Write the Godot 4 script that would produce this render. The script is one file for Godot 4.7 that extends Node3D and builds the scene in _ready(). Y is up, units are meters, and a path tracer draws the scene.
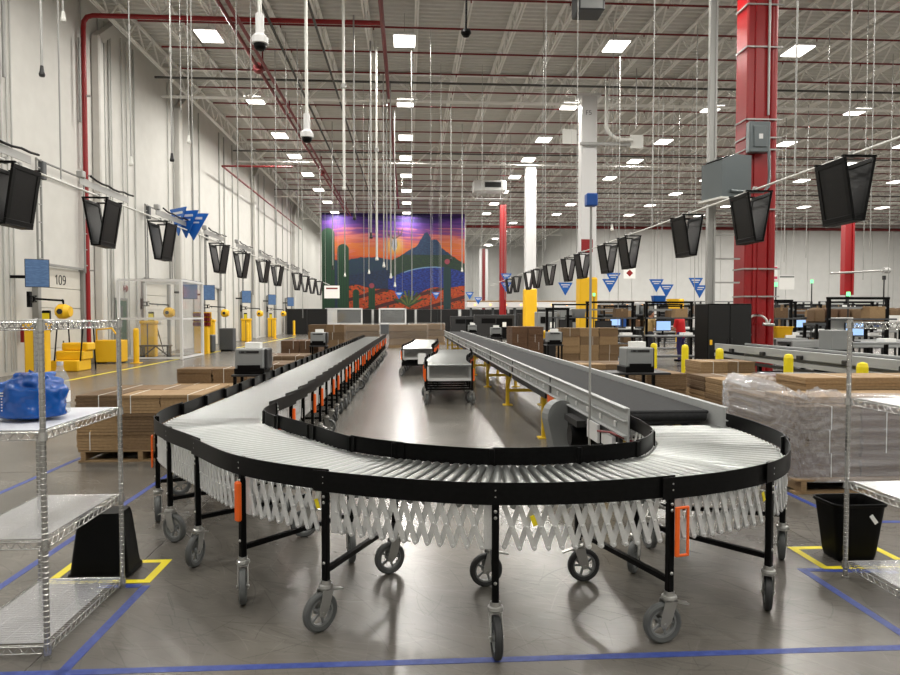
extends Node3D
# A fulfilment warehouse: a U-shaped flexible roller conveyor feeding a long belt line, mural wall behind.
# x is to the right, y up, depth d runs along -z. The photographer stands at the origin.

const ORD := ["first", "second", "third", "fourth", "fifth", "sixth", "seventh", "eighth", "ninth", "tenth", "eleventh", "twelfth", "thirteenth", "fourteenth", "fifteenth", "sixteenth", "seventeenth", "eighteenth", "nineteenth", "twentieth", "twenty-first", "twenty-second", "twenty-third", "twenty-fourth", "twenty-fifth", "twenty-sixth", "twenty-seventh", "twenty-eighth", "twenty-ninth", "thirtieth", "thirty-first", "thirty-second", "thirty-third", "thirty-fourth", "thirty-fifth", "thirty-sixth", "thirty-seventh", "thirty-eighth", "thirty-ninth", "fortieth", "forty-first", "forty-second", "forty-third", "forty-fourth", "forty-fifth"]
const UP := Vector3.UP
var M := {}
var used := {}
var rng := RandomNumberGenerator.new()

class MB:
	var v := PackedVector3Array()
	var n := PackedVector3Array()
	var u := PackedVector2Array()
	var ix := PackedInt32Array()
	func quad(a: Vector3, b: Vector3, c: Vector3, d: Vector3, nn: Vector3) -> void:
		var i := v.size()
		v.append_array([a, b, c, d]); n.append_array([nn, nn, nn, nn])
		u.append_array([Vector2(0, 1), Vector2(1, 1), Vector2(1, 0), Vector2(0, 0)])
		if (b - a).cross(c - a).dot(nn) > 0.0: ix.append_array([i, i + 2, i + 1, i, i + 3, i + 2])
		else: ix.append_array([i, i + 1, i + 2, i, i + 2, i + 3])
	func quad4(a: Vector3, b: Vector3, c: Vector3, d: Vector3, na: Vector3, nb: Vector3, nc: Vector3, nd: Vector3) -> void:
		quad(a, b, c, d, (na + nb + nc + nd).normalized())
		var i := v.size() - 4
		n[i] = na; n[i + 1] = nb; n[i + 2] = nc; n[i + 3] = nd
	func tri(a: Vector3, b: Vector3, c: Vector3, nn: Vector3) -> void:
		var i := v.size()
		v.append_array([a, b, c]); n.append_array([nn, nn, nn])
		u.append_array([Vector2(0, 1), Vector2(1, 1), Vector2(1, 0)])
		if (b - a).cross(c - a).dot(nn) > 0.0: ix.append_array([i, i + 2, i + 1])
		else: ix.append_array([i, i + 1, i + 2])
	func box(c: Vector3, s: Vector3, b := Basis()) -> MB:
		var x := b.x * s.x * 0.5; var y := b.y * s.y * 0.5; var z := b.z * s.z * 0.5
		var bx := b.x.normalized(); var by := b.y.normalized(); var bz := b.z.normalized()
		for k in [-1.0, 1.0]:
			quad(c + x * k - y - z, c + x * k + y - z, c + x * k + y + z, c + x * k - y + z, bx * k)
			quad(c + y * k - x - z, c + y * k + x - z, c + y * k + x + z, c + y * k - x + z, by * k)
			quad(c + z * k - x - y, c + z * k + x - y, c + z * k + x + y, c + z * k - x + y, bz * k)
		return self
	func cbox(c: Vector3, s: Vector3, ch: float, b := Basis()) -> MB:   # box with chamfered edges
		var ax := [b.x, b.y, b.z]; var h := [s.x * 0.5, s.y * 0.5, s.z * 0.5]
		for i in 3:
			var j := (i + 1) % 3; var k := (i + 2) % 3
			for g in [-1.0, 1.0]:
				var o: Vector3 = c + ax[i] * h[i] * g
				var p: Vector3 = ax[j] * (h[j] - ch); var q: Vector3 = ax[k] * (h[k] - ch)
				quad(o - p - q, o + p - q, o + p + q, o - p + q, ax[i] * g)
			for g in [-1.0, 1.0]:
				for f in [-1.0, 1.0]:
					var e: Vector3 = ax[k] * (h[k] - ch)
					var p1: Vector3 = c + ax[i] * h[i] * g + ax[j] * (h[j] - ch) * f
					var p2: Vector3 = c + ax[i] * (h[i] - ch) * g + ax[j] * h[j] * f
					quad(p1 - e, p1 + e, p2 + e, p2 - e, (ax[i] * g + ax[j] * f).normalized())
		for g in [-1.0, 1.0]:
			for f in [-1.0, 1.0]:
				for e in [-1.0, 1.0]:
					var q: Vector3 = c + ax[0] * (h[0] - ch) * g + ax[1] * (h[1] - ch) * f + ax[2] * (h[2] - ch) * e
					tri(q + ax[0] * ch * g, q + ax[1] * ch * f, q + ax[2] * ch * e, (ax[0] * g + ax[1] * f + ax[2] * e).normalized())
		return self
	func bar(a: Vector3, b: Vector3, w: float, h: float) -> MB:   # rectangular bar between two points
		var z := (b - a).normalized()
		var x := UP.cross(z)
		if x.length() < 0.01: x = Vector3.RIGHT
		x = x.normalized()
		return box((a + b) * 0.5, Vector3(w, h, a.distance_to(b)), Basis(x, z.cross(x), z))
	func tube(p: PackedVector3Array, r: float, seg := 8, caps := true) -> MB:
		var fx := Vector3.ZERO
		var rings := []
		for i in p.size():
			var t := (p[mini(i + 1, p.size() - 1)] - p[maxi(i - 1, 0)]).normalized()
			if i == 0: fx = t.cross(UP if absf(t.y) < 0.9 else Vector3.RIGHT).normalized()
			else: fx = (fx - t * fx.dot(t)).normalized()
			var fy := t.cross(fx)
			var ring := []
			for k in seg:
				var a := TAU * k / seg
				ring.append(fx * cos(a) + fy * sin(a))
			rings.append(ring)
		for i in p.size() - 1:
			for k in seg:
				var k2 := (k + 1) % seg
				quad4(p[i] + rings[i][k] * r, p[i] + rings[i][k2] * r, p[i + 1] + rings[i + 1][k2] * r, p[i + 1] + rings[i + 1][k] * r, rings[i][k], rings[i][k2], rings[i + 1][k2], rings[i + 1][k])
		if caps:
			for e in [0, p.size() - 1]:
				var t := (p[1] - p[0]).normalized() * -1.0 if e == 0 else (p[e] - p[e - 1]).normalized()
				for k in range(1, seg - 1):
					tri(p[e] + rings[e][0] * r, p[e] + rings[e][k] * r, p[e] + rings[e][k + 1] * r, t)
		return self
	func cyl(a: Vector3, b: Vector3, r: float, seg := 8) -> MB:
		return tube(PackedVector3Array([a, b]), r, seg)
	func lathe(prof: Array, seg: int, o: Vector3, b := Basis(), smooth := false) -> MB:   # prof: Vector2(radius, height) along b.y
		for i in prof.size() - 1:
			var p: Vector2 = prof[i]; var q: Vector2 = prof[i + 1]
			var e := (q - p)
			var nn := Vector2(e.y, -e.x).normalized()
			if smooth: nn = nn
			for k in seg:
				var a0 := TAU * k / seg; var a1 := TAU * (k + 1) / seg
				var d0 := b.x * cos(a0) + b.z * sin(a0); var d1 := b.x * cos(a1) + b.z * sin(a1)
				quad4(o + d0 * p.x + b.y * p.y, o + d1 * p.x + b.y * p.y, o + d1 * q.x + b.y * q.y, o + d0 * q.x + b.y * q.y, d0 * nn.x + b.y * nn.y, d1 * nn.x + b.y * nn.y, d1 * nn.x + b.y * nn.y, d0 * nn.x + b.y * nn.y)
		return self
	func prism(poly: PackedVector2Array, th: float, t := Transform3D()) -> MB:   # polygon in local xy, thickness along local z
		var idx := Geometry2D.triangulate_polygon(poly)
		for g in [-0.5, 0.5]:
			for k in range(0, idx.size(), 3):
				tri(t * Vector3(poly[idx[k]].x, poly[idx[k]].y, th * g), t * Vector3(poly[idx[k + 1]].x, poly[idx[k + 1]].y, th * g), t * Vector3(poly[idx[k + 2]].x, poly[idx[k + 2]].y, th * g), (t.basis.z * signf(g)).normalized())
		var c := Vector2.ZERO
		for p in poly: c += p
		c /= poly.size()
		for k in poly.size():
			var p := poly[k]; var q := poly[(k + 1) % poly.size()]
			var e := q - p
			var nn := Vector2(e.y, -e.x).normalized()
			if Geometry2D.is_point_in_polygon((p + q) * 0.5 + nn * 0.0005, poly): nn = -nn
			quad(t * Vector3(p.x, p.y, -th * 0.5), t * Vector3(q.x, q.y, -th * 0.5), t * Vector3(q.x, q.y, th * 0.5), t * Vector3(p.x, p.y, th * 0.5), (t.basis * Vector3(nn.x, nn.y, 0)).normalized())
		return self
	func grid(pts: Array, w: int, closed := false) -> MB:   # smooth surface through rows of w points
		var rows := pts.size() / w
		var i0 := v.size()
		var cc := Vector3.ZERO
		for q in pts: cc += q
		cc /= pts.size()
		for r in rows:
			for c in w:
				var p: Vector3 = pts[r * w + c]
				var cl: int = (c - 1 + w) % w if closed else maxi(c - 1, 0)
				var cr: int = (c + 1) % w if closed else mini(c + 1, w - 1)
				var tx: Vector3 = pts[r * w + cr] - pts[r * w + cl]
				var ty: Vector3 = pts[mini(r + 1, rows - 1) * w + c] - pts[maxi(r - 1, 0) * w + c]
				var nn := tx.cross(ty).normalized()
				if nn.dot(p - cc) < 0.0: nn = -nn
				v.append(p); n.append(nn); u.append(Vector2(float(c) / w, float(r) / maxf(rows - 1, 1)))
		for r in rows - 1:
			for c in (w if closed else w - 1):
				var c2 := (c + 1) % w
				var a := i0 + r * w + c; var b := i0 + r * w + c2; var d := i0 + (r + 1) * w + c2; var e := i0 + (r + 1) * w + c
				if (v[b] - v[a]).cross(v[d] - v[a]).dot(n[a]) > 0.0: ix.append_array([a, d, b, a, e, d])
				else: ix.append_array([a, b, d, a, d, e])
		return self
	func mesh() -> ArrayMesh:
		var arr := []
		arr.resize(Mesh.ARRAY_MAX)
		arr[Mesh.ARRAY_VERTEX] = v; arr[Mesh.ARRAY_NORMAL] = n; arr[Mesh.ARRAY_TEX_UV] = u; arr[Mesh.ARRAY_INDEX] = ix
		var m := ArrayMesh.new()
		m.add_surface_from_arrays(Mesh.PRIMITIVE_TRIANGLES, arr)
		return m

class Way:   # a curve on the floor plan, measured by arc length
	var p := PackedVector3Array()
	var s := PackedFloat32Array()
	func _init(pts: PackedVector3Array) -> void:
		p = pts
		s.resize(p.size())
		for i in range(1, p.size()): s[i] = s[i - 1] + p[i].distance_to(p[i - 1])
	func length() -> float: return s[s.size() - 1]
	func seg(q: float) -> int: return clampi(s.bsearch(q) - 1, 0, p.size() - 2)
	func at(q: float) -> Vector3:
		var i := seg(q)
		return p[i].lerp(p[i + 1], (q - s[i]) / maxf(s[i + 1] - s[i], 0.00001))
	func side(q: float) -> Vector3:   # outward normal in the plan
		return UP.cross((at(minf(q + 0.06, length())) - at(maxf(q - 0.06, 0.0))).normalized())
	func off(q: float, o: float, y: float) -> Vector3: return at(q) + side(q) * o + UP * y
	func nearest(x: Vector3) -> float:
		var b := 0
		for i in p.size():
			if p[i].distance_to(x) < p[b].distance_to(x): b = i
		return s[b]

func spline(c: Array, inward: float) -> Way:   # c: Vector2(x, depth) of the outer edge
	var o := PackedVector3Array()
	for i in c.size() - 1:
		var a: Vector2 = c[maxi(i - 1, 0)]; var b: Vector2 = c[i]; var d: Vector2 = c[i + 1]; var e: Vector2 = c[mini(i + 2, c.size() - 1)]
		for k in 14:
			var q := b.cubic_interpolate(d, a, e, k / 14.0)
			o.append(Vector3(q.x, 0, -q.y))
	o.append(Vector3(c[-1].x, 0, -c[-1].y))
	var m := PackedVector3Array()
	for i in o.size():
		var t := (o[mini(i + 1, o.size() - 1)] - o[maxi(i - 1, 0)]).normalized()
		m.append(o[i] - UP.cross(t) * inward)
	return Way.new(m)

func numbered(called: String) -> String:
	used[called] = used.get(called, -1) + 1
	return called if used[called] == 0 else "%s_%03d" % [called, used[called]]
func metas(o, label: String, category: String, group := ""):
	o.set_meta("label", label); o.set_meta("category", category)
	if group: o.set_meta("group", group)
	return o
func thing(called: String, label: String, category: String, at := Vector3.ZERO, turn := 0.0, group := "") -> Node3D:
	var o := Node3D.new()
	o.name = numbered(called); add_child(o); o.position = at; o.rotation.y = turn
	return metas(o, label, category, group)
func struct(called: String) -> Node3D:
	var o := Node3D.new()
	o.name = called; add_child(o); o.set_meta("kind", "structure")
	return o
func part(called: String, m, mat, parent: Node3D, t := Transform3D(), label := "") -> MeshInstance3D:
	var o := MeshInstance3D.new()
	o.name = called; o.mesh = m.mesh() if m is MB else m; o.material_override = mat; o.transform = t
	o.cast_shadow = GeometryInstance3D.SHADOW_CASTING_SETTING_ON
	parent.add_child(o, true)
	if label: o.set_meta("label", label)
	return o
func one(called: String, m, mat, label: String, category: String, t := Transform3D(), group := "") -> MeshInstance3D:
	var o := part(numbered(called), m, mat, self, t)
	return metas(o, label, category, group)
func at(x: float, y: float, d: float) -> Vector3: return Vector3(x, y, -d)
func tf(p: Vector3, turn := 0.0) -> Transform3D: return Transform3D(Basis(UP, turn), p)
func mb() -> MB: return MB.new()
func copy(o: Node3D, label: String, pos: Vector3, turn := 0.0) -> Node3D:
	var c: Node3D = o.duplicate()
	var stem := String(o.name)
	if stem.length() > 4 and stem[-4] == "_" and stem.right(3).is_valid_int(): stem = stem.left(-4)
	c.name = numbered(stem); add_child(c); c.position = pos; c.rotation.y = turn; c.set_meta("label", label)
	return c

func flat(c: Color, rough := 0.6, metal := 0.0) -> StandardMaterial3D:
	var m := StandardMaterial3D.new()
	m.albedo_color = c; m.roughness = rough; m.metallic = metal
	return m
func noise_tex(freq: float, a: Color, b: Color, sd: int, kind := FastNoiseLite.TYPE_SIMPLEX_SMOOTH, size := 512, oct := 5) -> NoiseTexture2D:
	var f := FastNoiseLite.new()
	f.seed = sd; f.frequency = freq; f.noise_type = kind; f.fractal_octaves = oct
	var g := Gradient.new()
	g.set_color(0, a); g.set_color(1, b)
	var t := NoiseTexture2D.new()
	t.noise = f; t.width = size; t.height = size; t.seamless = true; t.color_ramp = g
	return t
func grained(c: Color, spread: float, rough: float, metal: float, scale: Vector3, sd: int, freq := 0.02) -> StandardMaterial3D:
	var m := flat(Color.WHITE, rough, metal)
	m.albedo_texture = noise_tex(freq, c.darkened(spread), c.lightened(spread * 0.6), sd)
	m.uv1_triplanar = true; m.uv1_world_triplanar = true; m.uv1_scale = scale
	return m
func glassy(c: Color, alpha: float, rough := 0.05) -> StandardMaterial3D:
	var m := flat(Color(c.r, c.g, c.b, alpha), rough)
	m.transparency = BaseMaterial3D.TRANSPARENCY_ALPHA
	m.cull_mode = BaseMaterial3D.CULL_DISABLED
	return m
func glow(c: Color, e: float) -> StandardMaterial3D:
	var m := flat(c, 0.5)
	m.emission_enabled = true; m.emission = c; m.emission_energy_multiplier = e
	return m

func scuffs() -> ImageTexture:   # broom and wheel marks worn into the concrete
	var n := 1024
	var g := PackedByteArray(); g.resize(n * n); g.fill(236)
	var r := RandomNumberGenerator.new(); r.seed = 77
	for k in 2600:
		var p := Vector2(r.randf() * n, r.randf() * n)
		var a := r.randfn(0.5, 0.35) if k % 4 else r.randf() * TAU
		var bend := r.randf_range(-0.006, 0.006)
		var v := r.randi_range(-20, 16)
		var wide := r.randi_range(1, 4)
		for q in r.randi_range(20, 120):
			p += Vector2(cos(a), sin(a)); a += bend
			for e in wide:
				var i := posmod(int(p.y) + e, n) * n + posmod(int(p.x), n)
				g[i] = clampi(g[i] + v, 196, 255)
	var im := Image.create_from_data(n, n, false, Image.FORMAT_L8, g)
	return ImageTexture.create_from_image(im)

func make_materials() -> void:
	M.white_wall = grained(Color(0.80, 0.795, 0.775), 0.03, 0.75, 0, Vector3(0.15, 0.15, 0.15), 3)
	M.far_wall = grained(Color(0.83, 0.83, 0.82), 0.03, 0.75, 0, Vector3(0.1, 0.1, 0.1), 4)
	M.deck = grained(Color(0.85, 0.845, 0.825), 0.05, 0.7, 0.1, Vector3(0.2, 0.2, 0.2), 5)
	M.truss = flat(Color(0.94, 0.935, 0.92), 0.5)
	M.truss_dark = flat(Color(0.30, 0.30, 0.29), 0.6)
	M.conduit = flat(Color(0.62, 0.62, 0.61), 0.4, 0.3)
	M.wall_conduit = flat(Color(0.70, 0.70, 0.685), 0.5)
	M.white_pole = flat(Color(0.85, 0.85, 0.83), 0.5)
	M.red = flat(Color(0.54, 0.03, 0.055), 0.36)
	M.pipe_red = flat(Color(0.45, 0.07, 0.08), 0.45)
	M.yellow = flat(Color(0.92, 0.72, 0.06), 0.5)
	M.leg_yellow = flat(Color(0.80, 0.66, 0.10), 0.5)
	M.yellow_lemon = flat(Color(0.90, 0.82, 0.06), 0.5)
	M.blue = flat(Color(0.07, 0.30, 0.62), 0.45)
	M.sign_blue = flat(Color(0.06, 0.36, 0.70), 0.4)
	M.white = flat(Color(0.84, 0.84, 0.84), 0.5)
	M.paper = flat(Color(0.93, 0.93, 0.92), 0.8)
	M.black = flat(Color(0.022, 0.022, 0.024), 0.45)
	M.guard = grained(Color(0.022, 0.022, 0.024), 0.08, 0.42, 0, Vector3(3, 3, 3), 9)
	M.black_matte = flat(Color(0.05, 0.05, 0.05), 0.75)
	M.charcoal = flat(Color(0.11, 0.11, 0.115), 0.5)
	M.grey = flat(Color(0.50, 0.51, 0.51), 0.5)
	M.dark_grey = flat(Color(0.27, 0.28, 0.29), 0.55)
	M.enclosure = flat(Color(0.36, 0.39, 0.40), 0.3, 0.2)
	M.zinc = grained(Color(0.58, 0.59, 0.585), 0.07, 0.30, 0.9, Vector3(9, 9, 9), 11)
	M.alu = grained(Color(0.86, 0.865, 0.865), 0.05, 0.42, 0.3, Vector3(8, 8, 8), 12)
	M.steel = flat(Color(0.70, 0.70, 0.69), 0.3, 0.85)
	M.chrome = flat(Color(0.72, 0.72, 0.71), 0.22, 0.9)
	M.orange = flat(Color(0.96, 0.40, 0.08), 0.4)
	M.tyre = flat(Color(0.33, 0.34, 0.34), 0.6)
	M.tyre_dark = flat(Color(0.16, 0.165, 0.17), 0.6)
	M.belt = grained(Color(0.18, 0.183, 0.188), 0.06, 0.8, 0, Vector3(2, 2, 2), 14)
	M.rail = grained(Color(0.66, 0.67, 0.67), 0.04, 0.45, 0.15, Vector3(4, 4, 4), 15)
	M.card = [grained(Color(0.47, 0.37, 0.255), 0.10, 0.85, 0, Vector3(2.2, 2.2, 2.2), 21), grained(Color(0.40, 0.31, 0.21), 0.10, 0.85, 0, Vector3(2.2, 2.2, 2.2), 22), grained(Color(0.58, 0.47, 0.33), 0.08, 0.85, 0, Vector3(2.2, 2.2, 2.2), 23)]
	M.card_dark = grained(Color(0.36, 0.25, 0.16), 0.12, 0.85, 0, Vector3(2, 2, 2), 24)
	M.wood = grained(Color(0.55, 0.44, 0.30), 0.15, 0.8, 0, Vector3(1, 6, 6), 25)
	M.strap = flat(Color(0.85, 0.85, 0.83), 0.5)
	M.blue_tape = grained(Color(0.17, 0.25, 0.56), 0.15, 0.45, 0, Vector3(2, 2, 2), 27)
	M.yellow_tape = flat(Color(0.90, 0.83, 0.10), 0.5)
	M.film = glassy(Color(0.93, 0.94, 0.97), 0.24, 0.10)
	M.liner = glassy(Color(0.88, 0.89, 0.92), 0.15, 0.2)
	M.liner_white = flat(Color(0.82, 0.83, 0.86), 0.4)
	M.poly = glassy(Color(0.9, 0.92, 0.92), 0.07, 0.06)
	M.clear = glassy(Color(0.85, 0.9, 0.92), 0.25, 0.05)
	M.bag = flat(Color(0.01, 0.30, 0.62), 0.26)
	M.green = flat(Color(0.05, 0.26, 0.16), 0.6)
	M.lens = glow(Color(1.0, 0.98, 0.94), 5.0)
	M.screen_mesh = grained(Color(0.035, 0.035, 0.037), 0.2, 0.4, 0, Vector3(6, 6, 6), 31)
	M.screen_glow = glow(Color(0.55, 0.68, 0.85), 0.9)
	M.sign_screen = grained(Color(0.30, 0.45, 0.66), 0.25, 0.3, 0, Vector3(0.6, 2.5, 0.6), 32)
	M.door = grained(Color(0.80, 0.785, 0.745), 0.03, 0.6, 0, Vector3(0.3, 0.3, 0.3), 33)
	M.frame_grey = flat(Color(0.56, 0.56, 0.55), 0.5, 0.2)
	M.curtain = flat(Color(0.045, 0.045, 0.045), 0.8)
	M.print_dark = flat(Color(0.15, 0.15, 0.15), 0.7)
	for k in ["guard", "black", "screen_mesh", "belt"]: M[k].metallic_specular = 0.25
	# polished concrete: broad clouds, fine mottling, uneven polish
	var fl := flat(Color.WHITE, 0.3)
	fl.albedo_texture = noise_tex(0.006, Color(0.355, 0.342, 0.322), Color(0.485, 0.466, 0.438), 41, FastNoiseLite.TYPE_SIMPLEX_SMOOTH, 1024, 6)
	fl.roughness = 0.27
	fl.metallic_specular = 0.6
	fl.uv1_triplanar = true; fl.uv1_world_triplanar = true; fl.uv1_scale = Vector3(0.16, 0.16, 0.16)
	fl.detail_enabled = true
	fl.detail_albedo = scuffs()
	fl.detail_blend_mode = BaseMaterial3D.BLEND_MODE_MUL
	fl.detail_uv_layer = BaseMaterial3D.DETAIL_UV_2
	fl.uv2_triplanar = true; fl.uv2_world_triplanar = true; fl.uv2_scale = Vector3(0.31, 0.31, 0.31)
	M.floor = fl
	M.joint = flat(Color(0.52, 0.51, 0.495), 0.7)

func _ready() -> void:
	rng.seed = 20240611
	# ---- camera
	var cam := Camera3D.new()
	cam.name = "camera"; cam.position = Vector3(0, 1.58, 0)
	cam.rotation_degrees = Vector3(-1.906, -3.553, 0)
	cam.fov = 53.06; cam.near = 0.05; cam.far = 300
	add_child(cam)
	# ---- environment: a closed building, all light comes from its lamps
	var we := WorldEnvironment.new()
	var env := Environment.new()
	env.background_mode = Environment.BG_COLOR
	env.background_color = Color(0.02, 0.02, 0.02)
	env.tonemap_mode = Environment.TONE_MAPPER_LINEAR
	env.tonemap_exposure = 1.0
	env.sdfgi_enabled = true; env.ssao_enabled = true; env.ssil_enabled = true
	we.environment = env; we.name = "world_environment"
	add_child(we)
	make_materials()
	build_lights()
	build_shell()
	build_roof_steel()
	build_piping()
	build_columns()
	build_mural()
	build_main_conveyor()
	build_belt_conveyor()
	build_wire_shelves()
	build_tape()
	build_cartons()
	build_stations()
	build_screens()
	build_dock_wall()
	build_workshop()
	build_hanging()

const LIGHT_E := 31.0
func build_lights() -> void:
	var xs := [-6.6, -0.1, 7.2, 13.7, 20.5, 27.2, 34.0, 41.0, 48.0]
	var xn := ["beside the dock wall", "over the centre aisle", "over the belt conveyor", "over the packing benches", "in fifth row from dock wall", "in sixth row from dock wall", "in seventh row from dock wall", "in eighth row from dock wall", "in ninth row from dock wall"]
	var ds := [62.0, 56.5, 51.0, 45.5, 40.4, 35.8, 30.0, 23.3, 17.0, 11.0, 5.0, -1.5]
	var body := mb().cbox(Vector3(0, 0.06, 0), Vector3(0.76, 0.08, 1.0), 0.02)
	for k in 5: body.box(Vector3(-0.22 + 0.11 * k, 0.12, 0), Vector3(0.03, 0.05, 0.9))
	var body_m := body.mesh()
	var lens_m := mb().cbox(Vector3(0, 0.008, 0), Vector3(0.72, 0.05, 0.96), 0.016).mesh()
	var stem_m := mb().cyl(Vector3(0, 0.14, 0), Vector3(0, 0.95, 0), 0.012, 6).mesh()
	for j in xs.size():
		for i in ds.size():
			if j >= 6 and i >= 9: continue
			var hidden: bool = ds[i] < 21.0
			var o := thing("ceiling_light", "rectangular high-bay light %s, %s from the mural" % [xn[j], ORD[i]], "ceiling light", at(xs[j], 10.85, ds[i]), 0.0, "high-bay ceiling lights")
			part("housing", body_m, M.white, o)
			part("light_lens", lens_m, M.lens, o)
			part("stem", stem_m, M.conduit, o)
			var l := AreaLight3D.new()
			l.name = "lamp"; l.area_size = Vector2(0.70, 0.94)
			l.rotation_degrees.x = -90; l.position.y = -0.02
			l.light_color = Color(1.0, 0.985, 0.955)
			l.light_energy = LIGHT_E; l.shadow_enabled = true; l.set("area_range", 120.0)
			o.add_child(l)
	# deeper bay behind the belt line's far end
	for i in 4:
		for j in 3:
			var o := thing("ceiling_light", "high-bay light deep in the far bay, %s across and %s back" % [ORD[j], ORD[i]], "ceiling light", at(-6.6 + j * 8.6, 10.85, 68.0 + i * 7.0), 0.0, "high-bay ceiling lights")
			part("housing", body_m, M.white, o)
			part("light_lens", lens_m, M.lens, o)
			part("stem", stem_m, M.conduit, o)
			var l := AreaLight3D.new()
			l.name = "lamp"; l.area_size = Vector2(0.70, 0.94)
			l.rotation_degrees.x = -90; l.position.y = -0.02
			l.light_color = Color(1.0, 0.985, 0.955)
			l.light_energy = LIGHT_E * 1.3; l.shadow_enabled = true
			o.add_child(l)

func build_shell() -> void:
	# floor: a slab bed with separate polished panels and filled control joints
	var f := struct("floor")
	part("slab_bed", mb().box(at(23, -0.155, 44), Vector3(68, 0.3, 106)), M.joint, f)
	var dx := [-10.7]
	while dx[-1] < 24.0: dx.append(dx[-1] + 4.5)
	dx.append_array([34.0, 45.0, 57.0])
	var dd := [-8.5, -2.0, 2.5, 7.0, 11.55, 16.0, 20.5, 25.0, 29.5, 34.0, 43.0, 52.0, 61.0, 70.5, 97.0]
	for i in dx.size() - 1:
		for j in dd.size() - 1:
			var a: float = dx[i] + 0.004; var b: float = dx[i + 1] - 0.004; var c: float = dd[j] + 0.005; var e: float = dd[j + 1] - 0.005
			part("concrete_slab", mb().box(at((a + b) / 2, -0.05, (c + e) / 2), Vector3(b - a, 0.1, e - c)), M.floor, f)
	# roof deck: ribs run across the hall
	var ce := struct("ceiling")
	var dk := mb()
	var z := 8.5
	while z > -97.0:
		var p := [Vector2(0, 0), Vector2(0.09, 0), Vector2(0.13, 0.06), Vector2(0.26, 0.06), Vector2(0.30, 0)]
		for k in 4:
			var a: Vector2 = p[k]; var b: Vector2 = p[k + 1]
			var nn := Vector3(0, -1, -(b.y - a.y) / (b.x - a.x)).normalized()
			dk.quad(Vector3(-10.9, 12.0 + a.y, z - a.x), Vector3(57.2, 12.0 + a.y, z - a.x), Vector3(57.2, 12.0 + b.y, z - b.x), Vector3(-10.9, 12.0 + b.y, z - b.x), nn)
		z -= 0.30
	part("deck", dk, M.deck, ce)
	part("roof_slab", mb().box(at(23, 12.25, 44), Vector3(68.6, 0.3, 106)), M.deck, ce)
	# dock wall: tilt-up panels with recessed joints
	var wl := struct("wall_left")
	part("backing", mb().box(at(-10.75, 6.0, 44), Vector3(0.2, 12.3, 106)), M.frame_grey, wl)
	var d0 := -8.5
	for d1 in [1.6, 9.3, 17.0, 24.7, 32.4, 40.1, 47.8, 55.5, 63.2, 70.9, 78.6, 86.3, 97.0]:
		part("wall_panel", mb().cbox(at(-10.53, 6.02, (d0 + d1) / 2), Vector3(0.26, 12.1, d1 - d0 - 0.03), 0.012), M.white_wall, wl)
		d0 = d1
	# far walls
	var wb := struct("wall_back")
	part("backing", mb().box(at(5, 6, 96.2), Vector3(34, 12.3, 0.3)), M.far_wall, wb)
	for k in 8:
		part("wall_panel", mb().cbox(at(-8.9 + 4.0 * k, 6, 95.95), Vector3(3.96, 12.1, 0.2), 0.01), M.far_wall, wb)
	part("low_dado", mb().box(at(11, 0.9, 95.7), Vector3(18, 1.8, 0.2)), M.curtain, wb)
	var wr := struct("wall_back_right")
	part("backing", mb().box(at(38.0, 6, 70.4), Vector3(38.6, 12.3, 0.3)), M.far_wall, wr)
	for k in 16:
		part("wall_panel", mb().cbox(at(19.95 + 2.4 * k, 6, 70.2), Vector3(2.37, 12.1, 0.14), 0.01), M.far_wall, wr)
	var ws := struct("wall_recess")
	part("side_panel", mb().box(at(18.8, 6, 83.4), Vector3(0.3, 12.3, 26)), M.far_wall, ws)
	var wt := struct("wall_right")
	part("panel", mb().box(at(57.1, 6, 35), Vector3(0.3, 12.3, 88)), M.far_wall, wt)
	var wf := struct("wall_front")
	part("panel", mb().box(at(23, 6, -8.6), Vector3(68.6, 12.3, 0.3)), M.far_wall, wf)

func truss_mesh(L: float, depth: float, pitch: float, w: float, along_x: bool) -> ArrayMesh:
	var m := mb()
	var ax := Vector3.RIGHT if along_x else Vector3.FORWARD
	m.bar(Vector3.ZERO, ax * L, w, 0.06)
	for g in [-0.5, 0.5]:
		var sx: Vector3 = (Vector3.FORWARD if along_x else Vector3.RIGHT) * w * 0.8 * g
		m.bar(Vector3(0, -depth, 0) + sx, ax * L + Vector3(0, -depth, 0) + sx, w * 0.45, 0.06)
	var n := int(L / pitch)
	for k in n:
		var a := ax * (k * pitch); var b := ax * ((k + 0.5) * pitch) + Vector3(0, -depth, 0); var c := ax * ((k + 1) * pitch)
		m.bar(a, b, w * 0.42, w * 0.42); m.bar(b, c, w * 0.42, w * 0.42)
	return m.mesh()

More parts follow.
